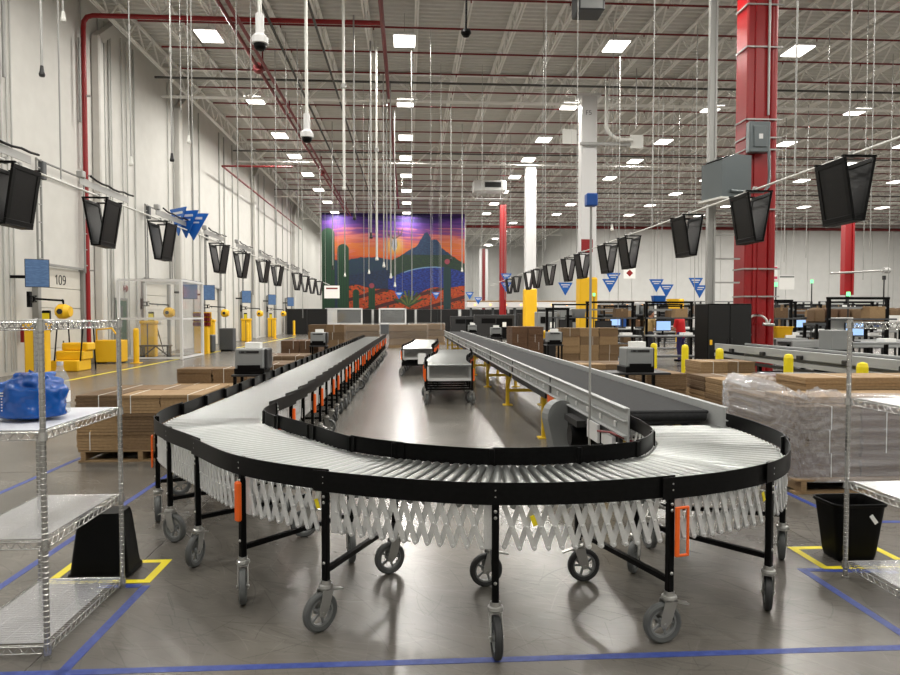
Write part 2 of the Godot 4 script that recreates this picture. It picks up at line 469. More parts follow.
func build_roof_steel() -> void:
	var ce: Node3D = get_node("ceiling")
	var j1 := truss_mesh(78.0, 0.75, 1.5, 0.11, false)
	var j2 := truss_mesh(104.0, 0.75, 1.5, 0.11, false)
	var x := -9.6
	while x < 56.0:
		part("joist", j2 if x < 18.0 else j1, M.truss, ce, Transform3D(Basis(), Vector3(x, 11.93, 8.0)))
		x += 1.65
	var g := truss_mesh(67.0, 1.15, 2.4, 0.2, true)
	for d in [5.0, 17.0, 29.0, 41.0, 53.0, 65.0]:
		part("girder", g, M.truss, ce, Transform3D(Basis(), at(-10.3, 11.9, d + 0.4)))
	var g2 := truss_mesh(28.0, 1.15, 2.4, 0.2, true)
	for d in [77.0, 89.0]:
		part("girder", g2, M.truss, ce, Transform3D(Basis(), at(-10.3, 11.9, d)))
	# dark unistrut runs carrying cable along the aisles
	for x0 in [-4.3, -2.9]:
		part("cable_channel", mb().box(at(x0, 10.75, 33), Vector3(0.07, 0.05, 54)), M.truss_dark, ce)
	for d in [26.0, 38.0, 50.0]:
		part("cable_channel", mb().box(at(16, 11.0, d + 1.8), Vector3(52, 0.07, 0.07)), M.truss_dark, ce)

func build_piping() -> void:
	var o := thing("sprinkler_piping", "red sprinkler piping under the roof with riser on the dock wall", "pipes")
	var d := 12.0
	var k := 0
	var pm := mb().cyl(Vector3(0, 0, 0), Vector3(64.0, 0, 0), 0.032, 6)
	for q in 21: pm.cyl(Vector3(1.5 + q * 3.0, 0, 0), Vector3(1.5 + q * 3.0, -0.10, 0), 0.02, 5)
	var pmesh := pm.mesh()
	while d < 69.5:
		part("branch_pipe", pmesh, M.pipe_red, o, Transform3D(Basis(), at(-8.6, 10.98, d)))
		d += 2.1; k += 1
	# paired mains beside the dock wall, with hangers and couplings
	for x in [-5.35, -5.08]:
		part("main_pipe", mb().cyl(at(x, 10.45, 9), at(x, 10.45, 61), 0.06, 10), M.pipe_red, o)
	for q in 9:
		var dd := 14.0 + q * 5.5
		part("hanger", mb().cyl(at(-5.2, 10.45, dd), at(-5.2, 11.1, dd), 0.03, 6).cyl(at(-5.25, 11.1, dd), at(-5.15, 11.1, dd), 0.05, 6), M.pipe_red, o)
	for q in 3:
		part("valve", mb().lathe([Vector2(0, -0.2), Vector2(0.15, -0.2), Vector2(0.19, -0.08), Vector2(0.19, 0.08), Vector2(0.15, 0.2), Vector2(0, 0.2)], 10, at(-5.35 + 0.27 * (q % 2), 10.45, 25.0 + 9.0 * q), Basis(Vector3.RIGHT, PI / 2)), M.pipe_red, o)
	# feeder from the riser across to the centre main
	var rp := PackedVector3Array([at(-10.2, 0.2, 22.3), at(-10.2, 10.6, 22.3), at(-10.18, 10.82, 22.3), at(-10.08, 10.97, 22.3), at(-9.9, 11.02, 22.3), at(-0.8, 11.02, 22.3)])
	part("riser_pipe", mb().tube(rp, 0.075, 12), M.red, o)
	part("main_pipe", mb().cyl(at(-0.8, 10.95, 6), at(-0.8, 10.95, 60), 0.075, 10), M.pipe_red, o)
	part("wall_main", mb().cyl(at(5.4, 10.7, 69.7), at(56.5, 10.7, 69.7), 0.16, 10), M.pipe_red, o)
	part("wall_main", mb().cyl(at(-9.6, 9.3, 36.0), at(-9.6, 9.3, 62.0), 0.05, 8).cyl(at(-9.6, 9.3, 36.0), at(-6.0, 9.3, 36.0), 0.05, 8), M.pipe_red, o)
	for d1 in [6.0, 12.0, 17.0]:
		part("clamp", mb().box(at(-10.15, d1 * 0.5, 22.3), Vector3(0.3, 0.05, 0.05)), M.conduit, o)

func build_columns() -> void:
	# white building columns with yellow guards
	var spots := [[7.75, 29.0, "building column marked F5, yellow guard around its foot"], [7.6, 41.9, "second white building column behind the marked one, with yellow guard"]]
	for k in 2:
		var c: Array = spots[k]
		var o := thing("building_column", "white " + c[2] if k == 0 else c[2], "column", at(c[0], 0, c[1]))
		part("shaft", mb().cbox(Vector3(0, 5.5, 0), Vector3(0.66, 11.0, 0.6), 0.02), M.white, o)
		part("top_plate", mb().box(Vector3(0, 10.95, 0), Vector3(0.95, 0.1, 0.8)), M.white, o)
		part("guard", mb().cbox(Vector3(0, 1.6, 0), Vector3(0.78, 3.2, 0.72), 0.06), M.yellow, o)
		part("base_plate", mb().box(Vector3(0, 0.02, 0), Vector3(1.0, 0.04, 0.95)), M.frame_grey, o)
		if k == 0:
			part("fire_marker", mb().box(Vector3(-0.08, 4.55, 0.305), Vector3(0.50, 0.55, 0.012)), M.red, o)
			text("F5", 0.2, M.print_dark, o, Vector3(-0.05, 10.2, 0.302))
		else:
			text("F4", 0.2, M.print_dark, o, Vector3(0, 10.0, 0.302))
	# antenna arm on the marked column
	var an := thing("antenna_bracket", "grey bracket arm with two white panels high on the marked column", "bracket", at(7.9, 8.85, 28.55))
	part("arm", mb().cbox(Vector3(0.5, 0, 0), Vector3(2.2, 0.14, 0.1), 0.02), M.conduit, an)
	part("panel", mb().cbox(Vector3(-1.05, 0.28, 0), Vector3(0.62, 0.62, 0.05), 0.02), M.white_pole, an)
	part("panel", mb().cbox(Vector3(1.85, 0.12, 0), Vector3(0.58, 0.58, 0.05), 0.02), M.white_pole, an)
	var bp := PackedVector3Array([at(8.35, 11.2, 28.3), at(8.35, 9.6, 28.3)])
	for q in 7: bp.append(at(8.35 + 0.75 * (1.0 - cos(PI / 2 * q / 6.0)), 9.6 - 0.62 * sin(PI / 2 * q / 6.0), 28.3))
	bp.append(at(9.5, 8.98, 28.3))
	one("bent_conduit", mb().tube(bp, 0.075, 10), M.white_pole, "thick white conduit bending down to the antenna bracket", "conduit")
	# the big red column with pipe and conduits
	var rc := thing("red_column", "big red painted column beside the black cabinet", "column", at(8.95, 0, 17.0))
	part("shaft", mb().cbox(Vector3(-0.13, 5.8, 0), Vector3(0.60, 11.6, 0.6), 0.03), M.red, rc)
	part("flange", mb().box(Vector3(-0.13, 5.8, 0.31), Vector3(0.2, 11.6, 0.05)), M.red, rc)
	part("riser_pipe", mb().cyl(Vector3(0.29, 0.1, 0.2), Vector3(0.29, 11.4, 0.2), 0.11, 14), M.red, rc)
	part("conduit", mb().cyl(Vector3(0.1, 6.6, 0.36), Vector3(0.1, 11.4, 0.36), 0.03, 8), M.conduit, rc)
	part("conduit", mb().cyl(Vector3(-0.12, 0.6, 0.36), Vector3(-0.12, 4.4, 0.36), 0.012, 6), M.red, rc)
	for y in [2.05, 2.75, 4.25, 5.75, 6.05, 6.5, 8.3, 9.35]:
		part("clamp_strap", mb().box(Vector3(0.0, y, 0.345), Vector3(0.92, 0.035, 0.03)).box(Vector3(-0.46, y, 0.05), Vector3(0.03, 0.035, 0.6)), M.conduit, rc)
	part("base_plate", mb().box(Vector3(0, 0.03, 0), Vector3(1.05, 0.06, 0.9)), M.red, rc)
	# hose valve on the column
	var hv := thing("hose_valve", "looped pale hose and valve wheel on the red column", "hose", at(8.75, 1.25, 16.44))
	var hp := PackedVector3Array()
	for q in 13: hp.append(Vector3(-0.02 + 0.28 * cos(0.3 + q * 0.32), 0.05 + 0.28 * sin(0.3 + q * 0.32), 0.02 * sin(q)))
	part("hose", mb().tube(hp, 0.03, 8), M.white_pole, hv)
	part("valve_wheel", mb().lathe([Vector2(0.0, -0.01), Vector2(0.14, -0.01), Vector2(0.14, 0.015), Vector2(0.0, 0.015)], 12, Vector3(-0.02, 0.38, 0)), M.red, hv)
	part("nozzle", mb().cyl(Vector3(0.1, 0.1, 0.05), Vector3(0.4, 0.08, 0.05), 0.04, 8).cyl(Vector3(0.25, 0.1, 0.05), Vector3(0.3, 0.22, 0.05), 0.025, 8), M.steel, hv)
	part("pipe_stub", mb().cyl(Vector3(-0.02, 0.1, -0.15), Vector3(-0.02, 0.36, 0), 0.03, 8), M.red, hv)
	# boxes on the column
	var eb := thing("disconnect_box", "grey electrical disconnect box with white label on the red column", "electrical box", at(8.72, 6.0, 16.5))
	part("body", mb().cbox(Vector3(0, 0, 0), Vector3(0.54, 0.76, 0.2), 0.02), M.enclosure, eb)
	part("cover", mb().cbox(Vector3(0.0, 0, 0.115), Vector3(0.34, 0.52, 0.05), 0.015), M.enclosure, eb)
	part("label", mb().box(Vector3(0.0, 0.0, 0.145), Vector3(0.1, 0.12, 0.008)), M.white, eb)
	var en := thing("steel_enclosure", "large grey sheet-metal enclosure on a bracket left of the red column", "electrical box", at(7.72, 4.32, 16.1), 0.25)
	part("cabinet", mb().prism(PackedVector2Array([Vector2(-0.42, 0.0), Vector2(0.42, 0.0), Vector2(0.42, 1.02), Vector2(-0.05, 1.02), Vector2(-0.42, 0.86)]), 0.74, Transform3D(Basis(), Vector3(0, 0.06, 0))), M.enclosure, en)
	part("vent", mb().box(Vector3(-0.26, 1.0, 0.0), Vector3(0.3, 0.04, 0.5), Basis(Vector3.BACK, 0.4)), M.black, en)
	part("rim", mb().box(Vector3(0, 0.03, 0), Vector3(0.95, 0.05, 0.84)), M.white_pole, en)
	var cp := PackedVector3Array([Vector3(0.95, 1.25, 0.35), Vector3(0.95, 0.6, 0.38), Vector3(0.9, 0.35, 0.4), Vector3(0.75, 0.22, 0.4), Vector3(0.3, 0.2, 0.4), Vector3(-0.2, 0.2, 0.4)])
	part("flexible_conduit", mb().tube(cp, 0.035, 8), M.enclosure, en)
	part("brace", mb().bar(Vector3(0.1, 0.0, 0.3), Vector3(0.45, -0.35, -0.2), 0.06, 0.06), M.white_pole, en)
	var sp := thing("strut_post", "tall grey steel strut post beside the red column", "post", at(7.63, 0, 16.7))
	part("channel", mb().box(Vector3(0, 5.5, 0), Vector3(0.20, 11.0, 0.1)).box(Vector3(-0.07, 5.5, 0.06), Vector3(0.05, 11.0, 0.03)).box(Vector3(0.07, 5.5, 0.06), Vector3(0.05, 11.0, 0.03)), M.conduit, sp)
	for y in [2.4, 3.0, 3.6, 4.2]: part("bracket", mb().box(Vector3(0.4, y, 0.02), Vector3(0.7, 0.04, 0.05)), M.conduit, sp)
	# red columns further away
	for c in [[7.45, 53.0, 0.5, 0.0, 10.2, "slim red column between the mural and the white columns"], [28.9, 43.0, 0.62, 2.9, 11.0, "red pipe column ending above the benches with a cross bar"]]:
		var r := thing("red_post", c[5], "column", at(c[0], 0, c[1]))
		part("shaft", mb().cbox(Vector3(0, (c[3] + c[4]) / 2, 0), Vector3(c[2], c[4] - c[3], 0.5), 0.03), M.red, r)
		part("pipe", mb().cyl(Vector3(c[2] * 0.35, c[3], 0.3), Vector3(c[2] * 0.35, c[4], 0.3), 0.07, 8), M.red, r)
		if c[3] > 0.0:
			part("cross_bar", mb().cyl(Vector3(-1.4, 4.3, 0.4), Vector3(2.4, 4.5, 0.4), 0.07, 8).lathe([Vector2(0, -0.2), Vector2(0.2, -0.2), Vector2(0.2, 0.2), Vector2(0, 0.2)], 10, Vector3(2.4, 4.5, 0.4), Basis(Vector3.BACK, PI / 2)), M.conduit, r)
			part("lower_rod", mb().cyl(Vector3(0.0, 0.0, 0), Vector3(0.0, 2.9, 0), 0.06, 6), M.charcoal, r)
		else: part("base", mb().box(Vector3(0, 0.05, 0), Vector3(0.8, 0.1, 0.8)), M.red, r)
	var rp := thing("white_post", "white post with red stripe far behind the slim red column", "column", at(9.6, 0, 86.0))
	part("shaft", mb().cbox(Vector3(0, 5.0, 0), Vector3(1.1, 10, 0.6), 0.02), M.white, rp)
	part("stripe", mb().box(Vector3(0, 5.0, 0.33), Vector3(0.4, 10, 0.05)), M.pipe_red, rp)

func text(s: String, h: float, mat, parent: Node3D, pos: Vector3, b := Basis()) -> void:
	var t := TextMesh.new()
	var f := SystemFont.new()
	f.font_names = PackedStringArray(["Droid Sans"])
	t.font = f; t.text = s; t.font_size = 48; t.pixel_size = h / 36.0; t.depth = 0.008
	t.curve_step = 4.0
	part("lettering", t, mat, parent, Transform3D(b, pos))

func seg_d(p: Vector2, a: Vector2, b: Vector2) -> float:
	var t := clampf((p - a).dot(b - a) / (b - a).length_squared(), 0, 1)
	return p.distance_to(a + (b - a) * t)

func mural_image() -> Image:
	var W := 600; var H := 400
	var im := Image.create(W, H, false, Image.FORMAT_RGB8)
	var f := FastNoiseLite.new(); f.seed = 5; f.frequency = 1.0; f.fractal_octaves = 4
	var g := FastNoiseLite.new(); g.seed = 9; g.frequency = 1.0; g.fractal_octaves = 3
	var sky := Gradient.new()
	sky.offsets = PackedFloat32Array([0.0, 0.10, 0.20, 0.28, 0.36, 0.46, 0.56])
	sky.colors = PackedColorArray([Color(0.13, 0.07, 0.36), Color(0.30, 0.13, 0.56), Color(0.55, 0.25, 0.55), Color(0.88, 0.42, 0.36), Color(0.97, 0.52, 0.16), Color(0.96, 0.42, 0.14), Color(0.80, 0.27, 0.20)])
	var butte := PackedVector2Array([Vector2(0.47, 0.50), Vector2(0.53, 0.455), Vector2(0.60, 0.39), Vector2(0.665, 0.335), Vector2(0.69, 0.27), Vector2(0.715, 0.205), Vector2(0.735, 0.195), Vector2(0.75, 0.23), Vector2(0.765, 0.275), Vector2(0.80, 0.27), Vector2(0.82, 0.30), Vector2(0.835, 0.355), Vector2(0.90, 0.43), Vector2(0.97, 0.50), Vector2(1.01, 0.525), Vector2(1.01, 0.75), Vector2(0.47, 0.75)])
	for j in H:
		for i in W:
			var u := (i + 0.5) / W; var v := (j + 0.5) / H
			var p := Vector2(u * 1.5, v)
			var st := f.get_noise_2d(u * 3.0, v * 26.0 + 0.6 * sin(u * 5.0))
			var c := sky.sample(clampf(v + st * 0.10 + 0.03 * sin(u * 9.0), 0, 1))
			if st > 0.18 and v < 0.45: c = c.lerp(Color(0.95, 0.55, 0.55) if v > 0.15 else Color(0.45, 0.22, 0.70), 0.55)
			var sun := p.distance_to(Vector2(0.505 * 1.5, 0.33))
			if sun < 0.13: c = c.lerp(Color(0.98, 0.86, 0.35), clampf(1.25 - sun / 0.10, 0, 1))
			var q := Vector2(u, v) + Vector2(0, g.get_noise_2d(u * 30, v * 8) * 0.008)
			var bl := g.get_noise_2d(u * 40.0, v * 60.0)
			# left ranges
			var ridge := 0.475 + 0.02 * sin(u * 14.0) + 0.012 * f.get_noise_1d(u * 20)
			if v > ridge and u < 0.62:
				c = Color(0.10, 0.20, 0.36).lerp(Color(0.06, 0.27, 0.30), clampf(0.5 + bl, 0, 1))
				if v > 0.62 + 0.03 * sin(u * 11): c = Color(0.07, 0.22, 0.40).lerp(Color(0.08, 0.15, 0.25), clampf(0.5 + bl, 0, 1))
			if Geometry2D.is_point_in_polygon(q, butte):
				c = Color(0.08, 0.19, 0.34).lerp(Color(0.13, 0.30, 0.44), clampf(0.5 + bl * 1.2, 0, 1))
				if v > 0.43: c = Color(0.06, 0.19, 0.18).lerp(Color(0.16, 0.30, 0.14), clampf(0.5 + bl, 0, 1))
			# blue plain with pale arc
			var arc := 0.555 + 0.42 * (u - 0.78) * (u - 0.78) * 3.0
			if u > 0.46 and v > arc:
				c = Color(0.03, 0.10, 0.44).lerp(Color(0.10, 0.30, 0.72), clampf(0.45 + bl * 1.3, 0, 1))
			if absf(v - arc - 0.004) < 0.006 and u > 0.57 and u < 0.83: c = Color(0.55, 0.72, 0.85)
			# orange desert floor
			var hill := 0.80 + 0.045 * sin(u * 10.0 + 1.9) + 0.02 * sin(u * 23.0)
			if v > hill and u > 0.14:
				c = Color(0.93, 0.38, 0.07).lerp(Color(0.75, 0.20, 0.06), clampf(0.4 + bl * 1.2, 0, 1))
				if sin(u * 17.0 + v * 40.0) > 0.72: c = Color(0.35, 0.10, 0.10)
				if g.get_noise_2d(u * 26.0 + 40, v * 26.0) > 0.34: c = Color(0.10, 0.20, 0.10)
			# saguaros
			for s in [[0.043, 0.17, 0.046], [0.147, 0.335, 0.040], [0.875, 0.56, 0.026], [0.235, 0.80, 0.022], [0.345, 0.76, 0.024]]:
				var dx: float = u - s[0]
				var top: float = s[1] + s[2] * 1.2
				var inside: bool = absf(dx) < s[2] and v > top or Vector2(dx, (v - top) / 1.5).length() < s[2]
				if inside:
					c = Color(0.05, 0.34, 0.16) if fmod(absf(dx) * 90.0 + 0.2, 1.0) > 0.45 else Color(0.03, 0.20, 0.13)
					if s[0] > 0.8: c = c.lerp(Color(0.05, 0.22, 0.32), 0.6)
			for s in [[0.875, 0.50], [0.345, 0.755]]:
				if Vector2((u - s[0]) * 1.5, v - s[1]).length() < 0.028: c = Color(0.72, 0.30, 0.36)
			# agave
			for k in 9:
				var a := -PI / 2 + (k - 4) * 0.27
				if seg_d(p, Vector2(0.605 * 1.5, 0.97), Vector2(0.605 * 1.5, 0.97) + Vector2(cos(a), sin(a)) * 0.16) < 0.010: c = Color(0.45, 0.52, 0.22) if k % 2 else Color(0.20, 0.34, 0.20)
			# skull with antlers
			var sk := Vector2(0.505 * 1.5, 0.33)
			if Vector2((p.x - sk.x) / 0.030, (p.y - sk.y) / 0.085).length() < 1.0 - 0.5 * clampf((p.y - sk.y) * 8.0, 0, 1): c = Color(0.82, 0.84, 0.84) if absf(p.x - sk.x) > 0.008 and absf(p.x - sk.x) < 0.022 else Color(0.20, 0.20, 0.22)
			for sg in [-1.0, 1.0]:
				if seg_d(p, sk + Vector2(0.01 * sg, -0.07), sk + Vector2(0.07 * sg, -0.11)) < 0.007 or seg_d(p, sk + Vector2(0.07 * sg, -0.11), sk + Vector2(0.085 * sg, -0.17)) < 0.006 or seg_d(p, sk + Vector2(0.045 * sg, -0.10), sk + Vector2(0.04 * sg, -0.16)) < 0.005: c = Color(0.30, 0.17, 0.12)
			im.set_pixel(i, j, Color(c.r * 0.68, c.g * 0.67, c.b * 0.70))
	return im

func build_mural() -> void:
	var w := struct("wall_mural")
	part("partition", mb().box(at(-1.3, 6.0, 63.35), Vector3(13.3, 12.2, 0.5)), M.far_wall, w)
	var mm := flat(Color.WHITE, 0.7)
	mm.albedo_texture = ImageTexture.create_from_image(mural_image())
	one("desert_mural", mb().box(Vector3.ZERO, Vector3(13.2, 8.85, 0.06)), mm, "large desert sunset mural with saguaros, butte and skull on the far wall", "mural", Transform3D(Basis(), at(-1.3, 6.55, 63.06)))
	# black barrier panels under and beside the mural
	var names := ["black barrier panel beside the dock wall corner", "black barrier panel under the mural's tall saguaro", "black barrier panel under the middle of the mural", "black barrier panel under the mural's butte", "black barrier panel past the mural's right-hand edge", "black barrier panel between the slim red post and the far column"]
	var xs := [[-9.9, -6.6, 56.0], [-6.4, -3.3, 61.8], [-3.1, 0.6, 61.8], [0.8, 4.6, 61.8], [4.8, 9.0, 61.0], [9.2, 13.6, 61.0]]
	for k in 6:
		var c: Array = xs[k]
		var o := thing("barrier_panel", names[k], "barrier", at((c[0] + c[1]) / 2, 0, c[2]), 0, "black barrier panels")
		part("curtain", mb().box(Vector3(0, 1.02, 0), Vector3(c[1] - c[0], 2.04, 0.05)), M.curtain, o)
		part("rail", mb().box(Vector3(0, 2.06, 0), Vector3(c[1] - c[0], 0.06, 0.09)), M.charcoal, o)
		for g in [-0.48, 0.0, 0.48]: part("post", mb().box(Vector3(g * (c[1] - c[0]), 1.02, 0.05), Vector3(0.06, 2.04, 0.06)), M.charcoal, o)
	# white framed booths in front of the barrier
	for c in [[-6.9, -3.9, "white framed glazed booth under the mural's saguaros"], [-2.4, -0.2, "smaller white framed glazed booth under the mural's skull"]]:
		var o := thing("glazed_booth", c[2], "booth", at((c[0] + c[1]) / 2, 0, 57.5))
		var wd: float = c[1] - c[0]
		for g in [-0.5, 0.5]: part("post", mb().box(Vector3(g * wd, 1.08, 0), Vector3(0.12, 2.16, 0.12)), M.white, o)
		part("top_rail", mb().box(Vector3(0, 2.1, 0), Vector3(wd, 0.12, 0.12)), M.white, o)
		part("mid_rail", mb().box(Vector3(0, 0.85, 0), Vector3(wd, 0.12, 0.12)), M.white, o)
		part("pane", mb().box(Vector3(0, 1.47, 0), Vector3(wd - 0.1, 1.2, 0.02)), M.poly, o)
		part("lower_panel", mb().box(Vector3(0, 0.42, 0), Vector3(wd - 0.1, 0.8, 0.04)), M.dark_grey, o)
	var ns := thing("hanging_notice", "white notice board hanging in front of the mural's saguaros", "sign", at(-6.0, 3.4, 54.0))
	part("board", mb().box(Vector3.ZERO, Vector3(1.2, 1.0, 0.03)), M.paper, ns)
	part("heading", mb().box(Vector3(0, 0.28, 0.02), Vector3(0.9, 0.12, 0.008)), M.pipe_red, ns)
	for g in [-0.5, 0.5]: part("wire", mb().cyl(Vector3(g, 0.5, 0), Vector3(g, 7.6, 0), 0.01, 5), M.conduit, ns)

# ------------------------------------------------------------------ flexible roller conveyors
func strip(w: Way, s0: float, s1: float, o0: float, o1: float, y0: float, y1: float, th: float) -> MB:
	var m := mb()
	var n := maxi(2, int((s1 - s0) / 0.05))
	var a := []
	for k in n + 1:
		var q := clampf(lerpf(s0, s1, float(k) / n), 0, w.length())
		a.append([w.off(q, lerpf(o0, o1, float(k) / n), 0), w.side(q)])
	for k in n:
		var p: Vector3 = a[k][0]; var r: Vector3 = a[k + 1][0]; var np: Vector3 = a[k][1]; var nr: Vector3 = a[k + 1][1]
		var h := th * 0.5
		var lo := UP * y0; var hi := UP * y1
		m.quad4(p + np * h + lo, r + nr * h + lo, r + nr * h + hi, p + np * h + hi, np, nr, nr, np)
		m.quad4(p - np * h + lo, r - nr * h + lo, r - nr * h + hi, p - np * h + hi, -np, -nr, -nr, -np)
		m.quad(p - np * h + hi, r - nr * h + hi, r + nr * h + hi, p + np * h + hi, UP)
		m.quad(p - np * h + lo, r - nr * h + lo, r + nr * h + lo, p + np * h + lo, -UP)
		if k == 0 or k == n - 1:
			var e: Vector3 = p if k == 0 else r; var ne: Vector3 = np if k == 0 else nr
			m.quad(e - ne * h + lo, e + ne * h + lo, e + ne * h + hi, e - ne * h + hi, (p - r).normalized() * (1.0 if k == 0 else -1.0))
	return m

var leg_mesh := {}
func leg_parts() -> void:
	leg_mesh.tube = mb().cbox(Vector3(0, 0.5225, 0), Vector3(0.034, 0.565, 0.034), 0.005).mesh()
	leg_mesh.bolt = mb().lathe([Vector2(0, 0.006), Vector2(0.005, 0.005), Vector2(0.008, 0), Vector2(0.009, -0.002)], 8, Vector3(0, 0, 0.018), Basis(Vector3.RIGHT, PI / 2)).mesh()
	var c := mb()
	c.lathe([Vector2(0, 0.25), Vector2(0.024, 0.25), Vector2(0.026, 0.232), Vector2(0.036, 0.228), Vector2(0.038, 0.216), Vector2(0.030, 0.204), Vector2(0.0, 0.204)], 14, Vector3.ZERO)
	for g in [-1.0, 1.0]:
		c.prism(PackedVector2Array([Vector2(-0.034, 0.209), Vector2(0.03, 0.209), Vector2(0.0, 0.11), Vector2(-0.03, 0.078), Vector2(-0.056, 0.085), Vector2(-0.058, 0.11)]), 0.004, Transform3D(Basis(Vector3.UP, 0), Vector3(0, 0, g * 0.026)))
	c.box(Vector3(0, 0.207, 0), Vector3(0.064, 0.006, 0.056))
	c.cyl(Vector3(-0.036, 0.098, -0.034), Vector3(-0.036, 0.098, 0.034), 0.007, 8)
	leg_mesh.fork = c.mesh()
	leg_mesh.brake = mb().box(Vector3(0.06, 0.19, 0), Vector3(0.08, 0.008, 0.03), Basis(Vector3.BACK, -0.25)).mesh()
	var wb := Basis(Vector3.RIGHT, PI / 2)
	leg_mesh.tyre = mb().lathe([Vector2(0.070, -0.016), Vector2(0.087, -0.019), Vector2(0.096, -0.013), Vector2(0.098, 0), Vector2(0.096, 0.013), Vector2(0.087, 0.019), Vector2(0.070, 0.016)], 24, Vector3(-0.036, 0.098, 0), wb).mesh()
	var h := mb().lathe([Vector2(0.071, -0.013), Vector2(0.061, -0.013), Vector2(0.061, 0.013), Vector2(0.071, 0.013)], 20, Vector3(-0.036, 0.098, 0), wb)
	h.lathe([Vector2(0, 0.02), Vector2(0.018, 0.02), Vector2(0.018, -0.02), Vector2(0, -0.02)], 12, Vector3(-0.036, 0.098, 0), wb)
	for k in 5:
		var a := TAU * k / 5
		h.bar(Vector3(-0.036, 0.098, 0), Vector3(-0.036 + 0.063 * cos(a), 0.098 + 0.063 * sin(a), 0), 0.012, 0.012)
	leg_mesh.hub = h.mesh()
	leg_mesh.bracket = mb().cbox(Vector3(0.006, 0.60, 0), Vector3(0.042, 0.22, 0.010), 0.003).box(Vector3(0.026, 0.60, -0.015), Vector3(0.004, 0.22, 0.03)).mesh()
	leg_mesh.grip = mb().cbox(Vector3(0, 0.56, 0.026), Vector3(0.04, 0.22, 0.03), 0.008).mesh()
	var lp := mb()
	for x in [0.016, 0.076]: lp.cbox(Vector3(x, 0.545, 0.035), Vector3(0.024 if x < 0.05 else 0.012, 0.24, 0.012), 0.003)
	for y in [0.43, 0.66]: lp.cbox(Vector3(0.046, y, 0.035), Vector3(0.072, 0.012, 0.012), 0.003)
	leg_mesh.loop = lp.mesh()
	leg_mesh.roller = mb().lathe([Vector2(0, -0.37), Vector2(0.021, -0.37), Vector2(0.0225, -0.366), Vector2(0.0225, 0.366), Vector2(0.021, 0.37), Vector2(0, 0.37)], 12, Vector3.ZERO).cyl(Vector3(0, -0.395, 0), Vector3(0, 0.395, 0), 0.006, 6).mesh()
	var cap := PackedVector2Array()
	for k in 6: cap.append(Vector2(0.0125 * cos(PI * k / 5), 0.10 + 0.0125 * sin(PI * k / 5)))
	for k in 6: cap.append(Vector2(0.0125 * cos(PI + PI * k / 5), -0.10 + 0.0125 * sin(PI + PI * k / 5)))
	var sb := mb().prism(cap, 0.007)
	for y in [-0.10, 0.0, 0.10]: sb.lathe([Vector2(0, 0.009), Vector2(0.006, 0.008), Vector2(0.008, 0.003)], 6, Vector3(0, y, 0), Basis(Vector3.RIGHT, PI / 2))
	leg_mesh.bar = sb.mesh()

# a leg set: frame at q, facing outward; swivel turns the caster
func leg(parent: Node3D, w: Way, q: float, o: float, dy: float, extra: String, lead: float, near: bool, trail := Vector3.ZERO) -> void:
	var out := w.side(q) * signf(o)
	var b := Basis(UP.cross(out), UP, out)
	var l := Node3D.new()
	l.name = "leg"; l.transform = Transform3D(b, w.off(q, o, dy)); parent.add_child(l, true)
	part("tube", leg_mesh.tube, M.black, l)
	var lt := b.inverse() * trail
	var cb := Basis(UP, rng.randf_range(-PI, PI) if trail == Vector3.ZERO else atan2(lt.z, -lt.x))
	part("caster_fork", leg_mesh.fork, M.steel, l, Transform3D(cb, Vector3(0, -dy, 0)))
	part("caster_wheel", leg_mesh.tyre, M.tyre if rng.randf() < 0.6 else M.tyre_dark, l, Transform3D(cb, Vector3(0, -dy, 0)))
	part("wheel_hub", leg_mesh.hub, M.grey, l, Transform3D(cb, Vector3(0, -dy, 0)))
	if near:
		for y in [0.775, 0.745, 0.675, 0.645, 0.34]: part("bolt", leg_mesh.bolt, M.steel, l, tf(Vector3(0, y, 0)))
		if rng.randf() < 0.7: part("brake_pedal", leg_mesh.brake, M.steel, l, Transform3D(cb, Vector3(0, -dy, 0)))
	part("bracket", leg_mesh.bracket, M.alu, l, Transform3D(Basis(), Vector3(lead, 0, -0.01)))
	if extra == "grip": part("orange_grip", leg_mesh.grip, M.orange, l, Transform3D(), "orange grip on the leg")
	if extra == "loop": part("orange_handle", leg_mesh.loop, M.orange, l, Transform3D(), "orange loop handle")

func scissor(w: Way, s0: float, s1: float, n: int, o: float, dy: float, to) -> void:   # one run of crossed bars; to is a Node3D (parts) or an MB
	for k in n:
		for g in 2:
			var qa := lerpf(s0, s1, float(k) / n); var qb := lerpf(s0, s1, (k + 1.0) / n)
			var oo := o + (0.006 if g == 0 else -0.010) * signf(o)
			var a := w.off(qb if g == 0 else qa, oo, 0.695 + dy); var c := w.off(qa if g == 0 else qb, oo, 0.50 + dy)
			var y := (a - c).normalized()
			var z := (w.side((qa + qb) / 2) * signf(o)); z = (z - y * z.dot(y)).normalized()
			var t := Transform3D(Basis(y.cross(z), y * (a.distance_to(c) / 0.20), z), (a + c) / 2)
			if to is MB: to.box(t.origin, Vector3(0.028, 0.22, 0.004), t.basis)
			else: part("scissor_bar", leg_mesh.bar, M.alu, to, t)

